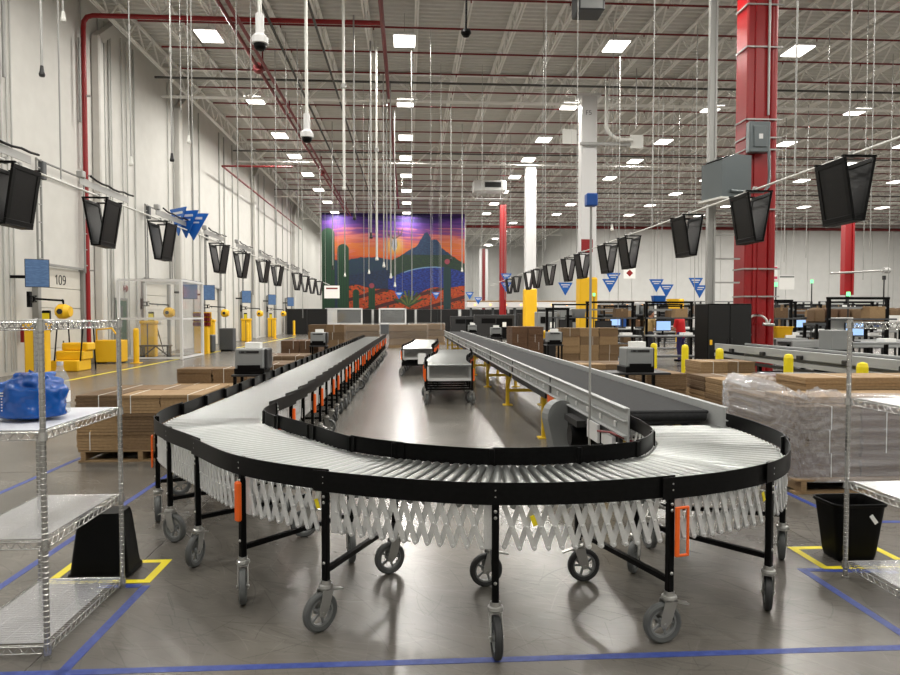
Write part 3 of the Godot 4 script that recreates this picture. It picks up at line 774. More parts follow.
func build_main_conveyor() -> void:
	leg_parts()
	var oc := [Vector2(2.50, 5.20), Vector2(2.50, 4.72), Vector2(2.38, 4.12), Vector2(1.95, 3.47), Vector2(1.22, 3.14), Vector2(0.40, 3.08), Vector2(-0.40, 3.38), Vector2(-0.94, 3.78), Vector2(-1.35, 4.36), Vector2(-1.70, 4.85), Vector2(-1.91, 5.25), Vector2(-1.985, 5.7), Vector2(-1.95, 6.4), Vector2(-1.90, 8.0), Vector2(-1.86, 12.0), Vector2(-1.80, 18.0), Vector2(-1.70, 27.0)]
	var hw := 0.40
	var w := spline(oc, hw)
	var o := thing("flexible_conveyor", "U-shaped flexible roller conveyor on casters with black side guards", "conveyor")
	# leg stations
	var st := [0.02]
	for c in [Vector2(2.38, 4.15), Vector2(1.92, 3.44), Vector2(1.25, 3.15), Vector2(0.40, 3.08), Vector2(-0.42, 3.39), Vector2(-0.91, 3.76), Vector2(-1.33, 4.33), Vector2(-1.65, 4.78), Vector2(-1.92, 5.29)]:
		var best := 0.0; var bd := 9.0; var q := 0.0
		while q < w.length():
			var dd := w.off(q, hw, 0).distance_to(at(c.x, 0, c.y))
			if dd < bd: bd = dd; best = q
			q += 0.02
		st.append(best)
	var curve_end: float = st[-1]
	while st[-1] < w.length() - 0.7: st.append(st[-1] + (0.60 if st.size() < 40 else 0.8))
	for k in st.size():
		var q: float = st[k]
		var near := q < curve_end + 4.0
		var eo := ""
		if k == 3 or k == 9: eo = "loop"
		if k == 6: eo = "grip"
		if k > 0: leg(o, w, q, hw, 0, eo, -0.04 if k == 4 else 0.04, near, [Vector3.ZERO, Vector3(0.5, 0, -1), Vector3(0.45, 0, -1), Vector3(-1, 0, 0.15), Vector3(0.02, 0, 1), Vector3(-0.6, 0, 0.55), Vector3(0.2, 0, 1), Vector3(-0.25, 0, 1), Vector3(0.8, 0, 0.4), Vector3(0.3, 0, 1)][k] if k < 10 else Vector3.ZERO)
		if k > 0: leg(o, w, q + 0.06, -hw, 0, "grip" if k > 9 and k % 3 != 0 else "", 0.04, near)
		if k > 0: part("cross_brace", mb().bar(w.off(q, hw - 0.018, 0.30), w.off(q + 0.06, -hw + 0.018, 0.30), 0.026, 0.026), M.black, o)
		part("cross_tie", mb().cyl(w.off(q, hw - 0.018, 0.64), w.off(q, -hw + 0.018, 0.64), 0.009, 8), M.steel, o)
		if k < st.size() - 1:
			var q2: float = st[k + 1]
			var ov := 0.05
			var st_y := 0.006 if k % 2 else 0.0
			part("side_guard", strip(w, maxf(q - 0.02, 0.0), q2 + ov, hw + 0.004, hw + 0.022, 0.702 + st_y, 0.806 + st_y, 0.005), M.guard, o)
			if k <= 9: part("side_guard", strip(w, maxf(q - 0.02, 0.0), q2 + ov, -hw + 0.008, -hw - 0.004, 0.702 + st_y, 0.806 + st_y, 0.005), M.guard, o)
			else: part("side_guard", strip(w, q - 0.02, q2 + 0.10, -hw + 0.035, -hw - 0.04, 0.71, 0.825, 0.005), M.guard, o)
			if k <= 9:
				var n := maxi(3, int(round((q2 - q) * (1.0 + hw * 0.6) / 0.073)))
				scissor(w, q + 0.045, q2 - 0.03, n, hw - 0.012, 0, o)
	# scissors seen behind the legs: one joined part for each side
	var inner := mb(); var outer := mb()
	for k in st.size() - 1:
		scissor(w, st[k] + 0.03, st[k + 1] - 0.03, 9, -hw + 0.012, 0, inner)
		if k > 9: scissor(w, st[k] + 0.03, st[k + 1] - 0.03, 8, hw - 0.012, 0, outer)
	part("inner_lattice", inner, M.alu, o).set_meta("kind", "stuff")
	part("straight_run_lattice", outer, M.alu, o).set_meta("kind", "stuff")
	# rollers: the nearest 300 singly, the rest joined
	var q := 0.05
	var count := 0
	var rest := mb()
	while q < w.length() - 0.05:
		var y := w.side(q)
		var t := Transform3D(Basis(y.cross(UP).normalized(), y, UP), w.off(q, 0, 0.695))
		if count < 298: part("roller", leg_mesh.roller, M.zinc, o, t)
		else: rest.cyl(w.off(q, -0.37, 0.695), w.off(q, 0.37, 0.695), 0.0225, 8)
		count += 1
		q += 0.066 if q < curve_end + 0.3 else 0.053
	part("far_rollers", rest, M.zinc, o).set_meta("kind", "stuff")
	# yellow warning labels on the lattice
	for c in [0.28, 0.47, 0.63]:
		var s: float = curve_end * c
		var n2 := w.side(s)
		part("warning_label", mb().box(w.off(s, hw + 0.0, 0.63), Vector3(0.022, 0.05, 0.003), Basis(UP.cross(n2), UP, n2) * Basis(Vector3.BACK, 0.35)), M.yellow_lemon, o)
	# two collapsed conveyors parked in the aisle
	short_conveyor([Vector2(0.31, 11.75), Vector2(0.31, 12.8), Vector2(0.40, 13.8), Vector2(0.62, 15.2), Vector2(0.72, 16.8)], "collapsed roller conveyor parked in the centre aisle, its near end facing the curve")
	short_conveyor([Vector2(-0.16, 17.5), Vector2(-0.16, 18.6), Vector2(-0.02, 20.0), Vector2(0.15, 22.0), Vector2(0.2, 23.6)], "second collapsed roller conveyor parked farther up the aisle with a paper tag")

func short_conveyor(c: Array, label: String) -> void:
	var w := spline(c, 0.415)
	var first: bool = used.get("flexible_conveyor", 0) == 0
	var o := thing("flexible_conveyor", label, "conveyor")
	var hw := 0.40
	var q := 0.06
	var lat := mb(); var rol := mb()
	while q < w.length():
		for g in [-1.0, 1.0]: leg(o, w, q, hw * g, -0.03, "grip", 0.04, false)
		part("cross_brace", mb().bar(w.off(q, hw, 0.28), w.off(q, -hw, 0.28), 0.03, 0.03), M.black, o)
		part("cross_brace", mb().bar(w.off(q, hw, 0.45), w.off(q, -hw, 0.45), 0.02, 0.05), M.alu, o)
		if q + 0.42 < w.length():
			for g in [-1.0, 1.0]:
				part("side_guard", strip(w, q, q + 0.45, hw * g, (hw + 0.03) * g, 0.60, 0.70, 0.006), M.guard, o)
				scissor(w, q + 0.02, q + 0.40, 8, (hw - 0.02) * g, -0.05, lat)
		q += 0.42
	q = 0.02
	while q < w.length():
		rol.cyl(w.off(q, -0.38, 0.70), w.off(q, 0.38, 0.70), 0.0225, 8)
		q += 0.05
	part("lattice", lat, M.alu, o).set_meta("kind", "stuff")
	part("rollers", rol, M.zinc, o).set_meta("kind", "stuff")
	if not first: part("paper_tag", mb().box(w.off(0.0, -0.1, 0.45), Vector3(0.2, 0.28, 0.004)), M.paper, o)

func build_belt_conveyor() -> void:
	var o := thing("belt_conveyor", "long grey belt conveyor on yellow legs running to the mural", "conveyor")
	var d0 := 5.04; var d1 := 31.0
	part("belt", mb().cbox(at(2.05, 0.805, (d0 + 0.2 + d1) / 2), Vector3(0.70, 0.03, d1 - d0 - 0.2), 0.01), M.belt, o)
	part("slider_bed", mb().box(at(2.05, 0.70, (d0 + 0.3 + d1) / 2), Vector3(0.68, 0.02, d1 - d0 - 0.4)), M.dark_grey, o)
	part("return_belt", mb().box(at(2.05, 0.57, (d0 + 0.3 + d1) / 2), Vector3(0.62, 0.012, d1 - d0 - 0.5)), M.black, o)
	part("end_roller", mb().cyl(at(1.72, 0.775, d0 + 0.24), at(2.38, 0.775, d0 + 0.24), 0.045, 18), M.belt, o)
	var L := 2.9
	var d := d0
	while d < d1 - 0.1:
		var e := minf(d + L - 0.012, d1)
		var c := (d + e) / 2; var ln := e - d
		for s in [[1.68, -1.0], [2.42, 1.0]]:
			var x: float = s[0]; var g: float = s[1]
			var r := mb().box(at(x, 0.76, c), Vector3(0.008, 0.22, ln))
			r.cbox(at(x + 0.018 * g, 0.865, c), Vector3(0.045, 0.012, ln), 0.003)
			r.box(at(x + 0.02 * g, 0.765, c), Vector3(0.04, 0.008, ln))
			r.box(at(x + 0.02 * g, 0.652, c), Vector3(0.05, 0.010, ln))
			part("side_rail", r, M.rail, o)
			part("splice_plate", mb().box(at(x + 0.008 * g, 0.71, e - 0.06), Vector3(0.012, 0.09, 0.10)).box(at(x + 0.008 * g, 0.82, e - 0.06), Vector3(0.01, 0.07, 0.02)), M.charcoal, o)
			var ad := mb()
			for k in 6: ad.cbox(at(x + 0.012 * g, 0.705, d + 0.3 + k * 0.42), Vector3(0.016, 0.05, 0.05), 0.006)
			part("return_roller_brackets", ad, M.alu, o)
			part("lower_channel", mb().box(at(x + 0.01 * g, 0.60, c), Vector3(0.03, 0.07, ln - 0.3)), M.charcoal, o)
		d += L
	# legs
	var lp := mb().cbox(Vector3(0, 0.31, 0), Vector3(0.06, 0.62, 0.06), 0.008).mesh()
	for dl in [5.75, 8.55, 11.74, 14.72, 17.7, 20.7, 23.7, 26.7, 29.7]:
		for x in [1.74, 2.36]:
			var l := part("leg", lp, M.leg_yellow, o, tf(at(x, 0, dl)))
			part("foot_plate", mb().box(Vector3(0, 0.008, 0), Vector3(0.16, 0.016, 0.14)), M.leg_yellow, l)
			part("gusset", mb().prism(PackedVector2Array([Vector2(0, 0), Vector2(0.12, 0), Vector2(0, -0.16)]), 0.012, Transform3D(Basis(UP, PI / 2), Vector3(0, 0.6, 0))), M.leg_yellow, l)
		part("leg_cross_bar", mb().box(at(2.05, 0.26, dl), Vector3(0.6, 0.05, 0.04)), M.leg_yellow, o)
		part("knee_brace", mb().bar(at(1.74, 0.30, dl), at(1.74, 0.60, dl - 0.45), 0.035, 0.035), M.leg_yellow, o)
	# drive: chain guard, motor, label
	var cg := PackedVector2Array()
	for k in 11: cg.append(Vector2(0.17 * cos(PI * k / 10), 0.15 + 0.17 * sin(PI * k / 10)))
	for k in 11: cg.append(Vector2(0.13 * cos(PI + PI * k / 10), -0.16 + 0.13 * sin(PI + PI * k / 10)))
	part("chain_guard", mb().prism(cg, 0.12, Transform3D(Basis(UP, 0.35), at(1.585, 0.38, 6.95)) * Transform3D(Basis(Vector3.BACK, 0.12), Vector3.ZERO)), M.grey, o, Transform3D(), "grey rounded chain guard")
	part("motor", mb().cyl(at(1.55, 0.42, 6.4), at(1.95, 0.42, 6.4), 0.10, 16).cbox(at(1.75, 0.45, 6.72), Vector3(0.22, 0.24, 0.3), 0.03), M.black, o)
	part("motor_bracket", mb().box(at(1.78, 0.56, 6.45), Vector3(0.42, 0.06, 0.5)), M.charcoal, o)
	part("warning_label", mb().box(at(1.655, 0.60, 7.75), Vector3(0.01, 0.10, 0.35)), M.orange, o, Transform3D(), "orange warning label")
	part("warning_label", mb().box(at(1.655, 0.60, 7.42), Vector3(0.01, 0.10, 0.28)), M.yellow_lemon, o, Transform3D(), "yellow warning label")
	part("take_up", mb().box(at(1.63, 0.56, 5.85), Vector3(0.02, 0.16, 0.34)).box(at(1.63, 0.56, 5.4), Vector3(0.03, 0.10, 0.3)), M.alu, o)
	part("end_plate", mb().box(at(1.675, 0.74, 5.12), Vector3(0.012, 0.26, 0.2)).box(at(2.425, 0.74, 5.12), Vector3(0.012, 0.26, 0.2)), M.rail, o)
	part("red_cable", mb().tube(PackedVector3Array([at(1.60, 0.60, 5.6), at(1.62, 0.64, 5.3), at(1.68, 0.62, 5.1), at(1.75, 0.6, 5.0)]), 0.01, 6), M.pipe_red, o)

func wire_shelf(label: String, x0: float, x1: float, d0: float, d1: float, hs: Array, top: float, liners: Array) -> void:
	var o := thing("wire_shelf", label, "shelf", at((x0 + x1) / 2, 0, (d0 + d1) / 2))
	var hx := (x1 - x0) / 2; var hz := (d1 - d0) / 2
	var pr := [Vector2(0, 0), Vector2(0.018, 0), Vector2(0.018, 0.012), Vector2(0.0127, 0.014)]
	var y := 0.03
	while y < top - 0.02:
		pr.append_array([Vector2(0.0135, y), Vector2(0.0135, y + 0.020), Vector2(0.0118, y + 0.022), Vector2(0.0118, y + 0.0245)])
		y += 0.0254
	pr.append_array([Vector2(0.0145, top - 0.015), Vector2(0.0145, top), Vector2(0, top + 0.004)])
	var pm := mb().lathe(pr, 10, Vector3.ZERO).mesh()
	for gx in [-1.0, 1.0]:
		for gz in [-1.0, 1.0]: part("post", pm, M.chrome, o, tf(Vector3(hx * gx, 0, hz * gz)))
	for k in hs.size():
		var h: float = hs[k]
		var sh := Node3D.new()
		sh.name = "shelf_tier"; sh.position = Vector3(0, h, 0); o.add_child(sh, true)
		for gx in [-1.0, 1.0]:
			for gz in [-1.0, 1.0]: part("collar", mb().lathe([Vector2(0.0155, -0.035), Vector2(0.021, -0.035), Vector2(0.018, 0.005), Vector2(0.0155, 0.005)], 10, Vector3(hx * gx, 0, hz * gz)), M.chrome, sh)
		for g in [-1.0, 1.0]:
			var t := mb().cyl(Vector3(hx * g, 0, -hz), Vector3(hx * g, 0, hz), 0.0035, 6).cyl(Vector3(hx * g, -0.032, -hz), Vector3(hx * g, -0.032, hz), 0.0035, 6)
			var n := int(hz * 2 / 0.05)
			for q in n:
				var z0 := -hz + q * 2 * hz / n; var z1 := -hz + (q + 1) * 2 * hz / n
				t.cyl(Vector3(hx * g, -0.032, z0), Vector3(hx * g, 0, (z0 + z1) / 2), 0.0026, 5).cyl(Vector3(hx * g, 0, (z0 + z1) / 2), Vector3(hx * g, -0.032, z1), 0.0026, 5)
			part("truss_edge", t, M.chrome, sh)
			var t2 := mb().cyl(Vector3(-hx, 0, hz * g), Vector3(hx, 0, hz * g), 0.0035, 6).cyl(Vector3(-hx, -0.032, hz * g), Vector3(hx, -0.032, hz * g), 0.0035, 6)
			n = int(hx * 2 / 0.05)
			for q in n:
				var a := -hx + q * 2 * hx / n; var b := -hx + (q + 1) * 2 * hx / n
				t2.cyl(Vector3(a, -0.032, hz * g), Vector3((a + b) / 2, 0, hz * g), 0.0026, 5).cyl(Vector3((a + b) / 2, 0, hz * g), Vector3(b, -0.032, hz * g), 0.0026, 5)
			part("truss_edge", t2, M.chrome, sh)
		var wm := mb()
		var z := -hz + 0.02
		while z < hz:
			wm.cyl(Vector3(-hx, 0.004, z), Vector3(hx, 0.004, z), 0.0022, 5)
			z += 0.024
		for gx in [-0.5, 0.0, 0.5]: wm.cyl(Vector3(hx * gx, 0, -hz), Vector3(hx * gx, 0, hz), 0.003, 5)
		part("wire_deck", wm, M.chrome, sh).set_meta("kind", "stuff")
		if liners[k]: part("liner", mb().box(Vector3(0, 0.0085, 0), Vector3(hx * 2 - 0.05, 0.002, hz * 2 - 0.05)), M[liners[k]], sh)

func loft_rect(lv: Array) -> MB:   # lv: [half_x, half_z, y] rings of rounded rectangles
	var pts := []
	for l in lv:
		for k in 32:
			var a := TAU * k / 32.0
			var c := cos(a); var s := sin(a)
			var e := 0.28
			pts.append(Vector3(signf(c) * pow(absf(c), e) * l[0], l[2], signf(s) * pow(absf(s), e) * l[1]))
	return mb().grid(pts, 32, true)

func build_wire_shelves() -> void:
	wire_shelf("chrome wire shelving unit with a blue bag on its third tier", -2.11, -1.655, 3.16, 3.98, [0.06, 0.545, 1.045, 1.545], 1.56, ["liner", "liner", "liner_white", ""])
	wire_shelf("chrome wire shelving unit beside the upright wastebasket and wrapped pallet", 2.62, 3.08, 2.96, 3.86, [0.10, 0.58, 1.08, 1.535], 1.55, ["liner", "liner", "liner", ""])
	# crumpled blue bag
	var nz := FastNoiseLite.new(); nz.seed = 8; nz.frequency = 1.5; nz.fractal_octaves = 3
	var pts := []
	for r in 40:
		var v := r / 39.0
		for k in 56:
			var a := TAU * k / 56.0
			var prof := 1.0
			if v < 0.08: prof = 0.02 + 0.95 * sqrt(v / 0.08)
			elif v > 0.66: prof = lerpf(1.0, 0.62, (v - 0.66) / 0.2) if v < 0.86 else lerpf(0.62, 0.03, pow((v - 0.86) / 0.14, 1.6))
			var p := Vector3(cos(a) * 0.165 * prof, v * 0.25, sin(a) * 0.14 * prof)
			var fold := absf(nz.get_noise_3d(p.x * 3.4, p.y * 3.4, p.z * 3.4)) * 2.0
			var am := 0.022 + (0.030 if v > 0.66 else 0.0)
			p += Vector3(cos(a), 0.35 * (1.0 if v > 0.6 else 0.0), sin(a)) * (fold - 0.5) * am * (1.0 if v > 0.04 else 0.0)
			p.y = maxf(p.y, 0.0)
			pts.append(p)
	var bg := thing("plastic_bag", "crumpled blue plastic bag with white print on the wire shelf", "bag", at(-1.90, 1.056, 3.52))
	part("film", mb().grid(pts, 56, true), M.bag, bg)
	var pr := mb()
	for k in 6: pr.box(Vector3(-0.082 + 0.002 * k, 0.07 + 0.016 * k, 0.152), Vector3(0.006, 0.008, 0.003))
	for k in 7: pr.box(Vector3(-0.048, 0.065 + 0.014 * k, 0.160), Vector3(0.005 if k < 5 else 0.014, 0.006, 0.003))
	part("print", pr, M.white, bg)
	var bo := thing("water_bottle", "clear plastic bottle standing behind the blue bag", "bottle", at(-1.86, 1.056, 3.735))
	part("body", mb().lathe([Vector2(0, 0.0), Vector2(0.042, 0.0), Vector2(0.046, 0.01), Vector2(0.046, 0.15), Vector2(0.040, 0.19), Vector2(0.018, 0.235), Vector2(0.014, 0.26)], 16, Vector3.ZERO), M.clear, bo)
	part("cap", mb().lathe([Vector2(0, 0.275), Vector2(0.016, 0.275), Vector2(0.016, 0.255), Vector2(0, 0.255)], 12, Vector3.ZERO), M.white, bo)
	part("label", mb().lathe([Vector2(0.047, 0.06), Vector2(0.047, 0.12)], 16, Vector3.ZERO), M.paper, bo)
	one("notice_card", mb().box(Vector3.ZERO, Vector3(0.10, 0.004, 0.14)), M.paper, "white card lying on top tier above the blue bag", "card", tf(at(-1.84, 1.557, 3.5), 0.2))
	# wastebaskets
	var lv := [[0.12, 0.085, 0.0], [0.125, 0.09, 0.002], [0.135, 0.098, 0.04], [0.172, 0.128, 0.355], [0.182, 0.137, 0.357], [0.184, 0.139, 0.372], [0.18, 0.135, 0.380], [0.174, 0.129, 0.378], [0.166, 0.122, 0.34], [0.128, 0.091, 0.04], [0.118, 0.082, 0.01], [0.01, 0.01, 0.009]]
	lv.push_front([0.01, 0.01, 0.0])
	var can := loft_rect(lv).mesh()
	var w1 := thing("wastebasket", "upright black wastebasket with a white sticker beside the wire shelving", "wastebasket", at(2.87, 0.003, 4.20), 0.02)
	part("body", can, M.black, w1)
	part("sticker", mb().box(Vector3(0.075, 0.28, 0.128), Vector3(0.025, 0.062, 0.002), Basis(Vector3.BACK, 0.6) * Basis(Vector3.RIGHT, -0.09)), M.paper, w1)
	var w2 := thing("wastebasket", "upside-down black wastebasket on the floor behind the wire shelving", "wastebasket", at(-1.86, 0.383, 4.24), 0.03)
	part("body", can, M.black, w2, Transform3D(Basis(Vector3.RIGHT, PI), Vector3.ZERO))

func tape(label: String, a: Vector2, b: Vector2, wd: float, mat) -> void:
	var m := mb()
	var p := at(a.x, 0, a.y); var q := at(b.x, 0, b.y)
	var t := (q - p).normalized()
	var n := UP.cross(t) * wd / 2
	var L := p.distance_to(q)
	var k := maxi(1, int(L / 0.4))
	for i in k:   # slightly uneven edges
		var e0 := n * (1.0 + 0.03 * sin(i * 2.3)); var e1 := n * (1.0 + 0.03 * sin((i + 1) * 2.3))
		var s := p.lerp(q, float(i) / k) + UP * 0.0015; var e := p.lerp(q, (i + 1.0) / k) + UP * 0.0015
		m.quad(s - e0, s + e0, e + e1, e - e1, UP)
		m.quad(s - e0, s - e0 - UP * 0.0014, e - e1 - UP * 0.0014, e - e1, -n.normalized()); m.quad(s + e0, s + e0 - UP * 0.0014, e + e1 - UP * 0.0014, e + e1, n.normalized())
	one("floor_tape", m, mat, label, "floor tape")

func tape_frame(label: String, x0: float, x1: float, d0: float, d1: float) -> void:
	var o := thing("floor_marking", label, "floor tape")
	var wd := 0.05
	for s in [[(x0 + x1) / 2, d0, x1 - x0, wd], [(x0 + x1) / 2, d1, x1 - x0, wd]]:
		part("tape_strip", mb().box(at(s[0], 0.0008, s[1]), Vector3(s[2] + wd, 0.0014, s[3])), M.yellow_tape, o)
	for x in [x0, x1]: part("tape_strip", mb().box(at(x, 0.0008, (d0 + d1) / 2), Vector3(wd, 0.0014, d1 - d0 - wd)), M.yellow_tape, o)

func build_tape() -> void:
	tape("blue floor tape running across in front of the curved conveyor", Vector2(-2.6, 3.04), Vector2(3.2, 3.02), 0.045, M.blue_tape)
	tape("blue floor tape alongside the wire shelving with the blue bag", Vector2(-1.53, 1.2), Vector2(-1.53, 4.0), 0.05, M.blue_tape)
	tape("short blue floor tape between the shelving post and yellow frame", Vector2(-1.56, 4.0), Vector2(-1.80, 4.0), 0.05, M.blue_tape)
	tape("blue floor tape passing behind the upside-down wastebasket", Vector2(-2.37, 2.0), Vector2(-2.37, 7.2), 0.05, M.blue_tape)
	tape("faded blue floor tape left of the cardboard stack", Vector2(-3.62, 4.5), Vector2(-3.62, 9.5), 0.05, M.blue_tape)
	tape("blue floor tape leading past the upright wastebasket", Vector2(2.44, 1.5), Vector2(2.44, 4.02), 0.05, M.blue_tape)
	tape("short blue floor tape under the yellow frame of the upright wastebasket", Vector2(2.47, 4.0), Vector2(3.0, 3.93), 0.05, M.blue_tape)
	tape("blue floor tape in front of the film-wrapped pallet", Vector2(3.2, 4.93), Vector2(5.2, 4.80), 0.05, M.blue_tape)
	tape("blue floor tape along the corner of the film-wrapped pallet", Vector2(3.36, 5.2), Vector2(3.36, 6.4), 0.05, M.blue_tape)
	tape_frame("yellow tape frame under the upside-down wastebasket", -2.12, -1.55, 4.07, 4.40)
	tape_frame("yellow tape frame under the upright wastebasket", 2.60, 3.16, 4.02, 4.38)
	tape("yellow floor line along the dock doors", Vector2(-8.2, 10.0), Vector2(-8.2, 50.0), 0.10, M.yellow_tape)

# ------------------------------------------------------------------ cartons
func bundle_mesh(s: Vector3, sd: int) -> ArrayMesh:
	var r := RandomNumberGenerator.new(); r.seed = sd
	var n := maxi(3, int(s.y / 0.028))
	var m := mb()
	for k in n:
		var h := s.y / n
		m.box(Vector3(r.randf_range(-0.006, 0.006), h * (k + 0.5), r.randf_range(-0.006, 0.006)), Vector3(s.x - r.randf_range(0.004, 0.02), h - 0.003, s.z - r.randf_range(0.004, 0.02)))
		m.box(Vector3(0, h * (k + 1) - 0.0015, 0), Vector3(s.x - 0.05, 0.003, s.z - 0.05))
	return m.mesh()
func strap_mesh(s: Vector3) -> ArrayMesh:
	return mb().box(Vector3(0, s.y / 2, s.z / 2 + 0.001), Vector3(0.008, s.y, 0.002)).box(Vector3(0, s.y / 2, -s.z / 2 - 0.001), Vector3(0.008, s.y, 0.002)).box(Vector3(0, s.y + 0.001, 0), Vector3(0.008, 0.002, s.z)).mesh()

var bundles := {}
func stack(where: String, group: String, x0: float, d0: float, nx: int, nd: int, ny: int, s: Vector3, y0: float, mats: Array, skip := []) -> void:
	var key := str(s)
	if not bundles.has(key): bundles[key] = [bundle_mesh(s, 3), bundle_mesh(s, 4), strap_mesh(s)]
	for k in ny:
		for j in nd:
			for i in nx:
				if [i, j, k] in skip: continue
				var tier: String = ["bottom", "second", "third", "fourth", "fifth"][k]
				var o := thing("cardboard_bundle", "flat cardboard bundle, %s tier, %s across, %s row, %s" % [tier, ORD[i], "front" if j == 0 else "rear", where], "cardboard", at(x0 + s.x * (i + 0.5) + rng.randf_range(-0.006, 0.006), y0 + (s.y + 0.002) * k, d0 + s.z * (j + 0.5) + rng.randf_range(-0.008, 0.008)), rng.randf_range(-0.012, 0.012), group)
				part("sheets", bundles[key][rng.randi() % 2], mats[rng.randi() % mats.size()], o)
				if rng.randf() < 0.6: part("strap", bundles[key][2], M.strap, o, tf(Vector3(rng.randf_range(-0.1, 0.1), 0, 0)))

func pallet(label: String, x: float, d: float, w: float, l: float, turn := 0.0) -> void:
	var o := thing("wooden_pallet", label, "pallet", at(x, 0, d), turn)
	for k in 7: part("deck_board", mb().cbox(Vector3(0, 0.118, -l / 2 + 0.05 + k * (l - 0.1) / 6.0), Vector3(w, 0.018, 0.09), 0.003), M.wood, o)
	for g in [-0.46, 0.0, 0.46]:
		part("stringer", mb().box(Vector3(g * w, 0.064, 0), Vector3(0.05, 0.088, l)), M.wood, o)
	for k in 3: part("bottom_board", mb().box(Vector3(0, 0.010, -l / 2 + 0.05 + k * (l - 0.1) / 2.0), Vector3(w, 0.018, 0.09)), M.wood, o)

func build_cartons() -> void:
	var c: Array = M.card
	pallet("wooden pallet under the cardboard bundles near the conveyor's outer bend", -2.88, 8.0, 1.3, 1.15)
	stack("outside the conveyor's bend", "bundles outside the bend", -3.55, 7.42, 3, 2, 3, Vector3(0.445, 0.195, 0.56), 0.13, c)
	pallet("wooden pallet beside the first label printer", -2.95, 10.4, 1.1, 1.1)
	stack("beside the first printer", "bundles beside first printer", -3.48, 9.9, 2, 2, 3, Vector3(0.52, 0.21, 0.5), 0.13, c, [[0, 0, 2], [1, 0, 2]])
	stack("beyond the first printer", "bundles beyond first printer", -3.1, 12.6, 2, 2, 3, Vector3(0.42, 0.22, 0.6), 0.0, c, [[0, 1, 2]])
	stack("third stack along the rollers", "bundles third stack", -3.3, 15.2, 2, 2, 3, Vector3(0.5, 0.22, 0.6), 0.0, [M.card_dark, c[1]])
	stack("fourth stack along the rollers", "bundles fourth stack", -3.4, 18.3, 2, 2, 4, Vector3(0.5, 0.22, 0.6), 0.0, [M.card_dark, c[1]])
	stack("fifth stack along the rollers", "bundles fifth stack", -3.3, 22.6, 2, 1, 5, Vector3(0.6, 0.25, 0.8), 0.0, [c[0], c[1]])
	# right of the belt line
	stack("behind the belt conveyor's near end", "bundles behind the belt end", 4.32, 9.05, 2, 2, 3, Vector3(0.52, 0.225, 0.55), 0.0, c)
	stack("right of the belt-end block", "bundles in the wide block", 5.45, 9.25, 2, 1, 3, Vector3(0.52, 0.21, 0.55), 0.0, c)
	stack("beside the lone printer", "bundles beside the lone printer", 3.52, 9.8, 1, 2, 3, Vector3(0.62, 0.235, 0.5), 0.0, [c[1], c[0]])
	stack("before the black cabinet", "bundles before the cabinet", 5.15, 11.6, 2, 1, 3, Vector3(0.5, 0.25, 0.7), 0.0, c)
	stack("by belt under twin screens", "bundles under the twin screens", 3.05, 11.9, 2, 2, 3, Vector3(0.5, 0.23, 0.5), 0.0, c)
	stack("in the dark belt-side block", "dark bundles along the belt", 3.25, 21.0, 2, 2, 5, Vector3(0.5, 0.24, 0.6), 0.0, [M.card_dark])
	stack("in the pale belt-side block", "pale bundles along the belt", 4.35, 19.0, 3, 1, 5, Vector3(0.55, 0.24, 0.7), 0.0, [c[2], c[0]])
	# film-wrapped pallet
	pallet("wooden pallet under the film-wrapped cardboard", 4.35, 6.45, 1.9, 1.5)
	stack("inside the film-wrapped pallet", "bundles inside the film", 3.46, 5.78, 3, 2, 3, Vector3(0.59, 0.21, 0.66), 0.13, [c[1], M.card_dark])
	stack("atop the film-wrapped pallet", "bundles topping the film-wrapped pallet", 3.52, 5.95, 2, 1, 1, Vector3(0.80, 0.06, 0.52), 0.77, [c[2]])
	stack("atop the film-wrapped pallet's back", "bundles topping the film-wrapped pallet", 3.95, 6.50, 2, 1, 1, Vector3(0.70, 0.18, 0.55), 0.77, [c[2]])
	var nz := FastNoiseLite.new(); nz.seed = 4; nz.frequency = 1.0; nz.fractal_octaves = 4
	var pts := []
	var w := 260
	var rows := 44
	for r in rows:
		var v := float(r) / (rows - 1)
		for k in w:
			var a := TAU * k / w
			var cc := cos(a); var s := sin(a)
			var hx := 0.97; var hz := 0.75
			var y := 0.10 + v * 0.92
			var inn := 1.0
			var q := Vector3(signf(cc) * pow(absf(cc), 0.22) * hx, y, signf(s) * pow(absf(s), 0.22) * hz)
			var wave := nz.get_noise_2d(a * 2.4, 7.0)
			if v > 0.84:
				inn = 1.0 - (v - 0.84) * 1.35
				q.y = 0.87 + 0.10 * wave - (v - 0.84) * 0.55 + 0.05
			q.x *= inn; q.z *= inn
			var fold := absf(nz.get_noise_3d(a * 5.0 + v * 6.0, v * 5.0, 0.0)) * 0.6 + absf(nz.get_noise_2d(a * 13.0 + v * 9.0, v * 7.0 - a * 3.0)) * 0.4
			q += Vector3(cc, 0.4, s) * (fold - 0.15) * 0.075
			q.y = maxf(q.y, 0.02)
			pts.append(q + at(4.35, 0, 6.45))
	one("stretch_film", mb().grid(pts, w, true), M.film, "wrinkled clear stretch film around the big cardboard pallet", "plastic film")
	# far wrapped pallets at the end of the aisle
	for q in [[-2.3, 33.0, "film-wrapped brown pallet load at the far end of the aisle, beside the booth"], [0.0, 33.2, "film-wrapped brown pallet load closing the far end of the aisle"], [1.0, 36.5, "film-wrapped pallet load behind the other two at the aisle's end"]]:
		var o := thing("wrapped_load", q[2], "pallet load", at(q[0], 0, q[1]), 0.03)
		part("pallet", mb().box(Vector3(0, 0.06, 0), Vector3(1.9, 0.12, 1.2)), M.wood, o)
		for t in 3: part("carton_layer", mb().cbox(Vector3(0, 0.29 + t * 0.33, 0), Vector3(1.85, 0.32, 1.15), 0.02), c[t % 2], o)
		part("film", mb().cbox(Vector3(0, 0.64, 0), Vector3(1.92, 1.08, 1.22), 0.05), M.poly, o)

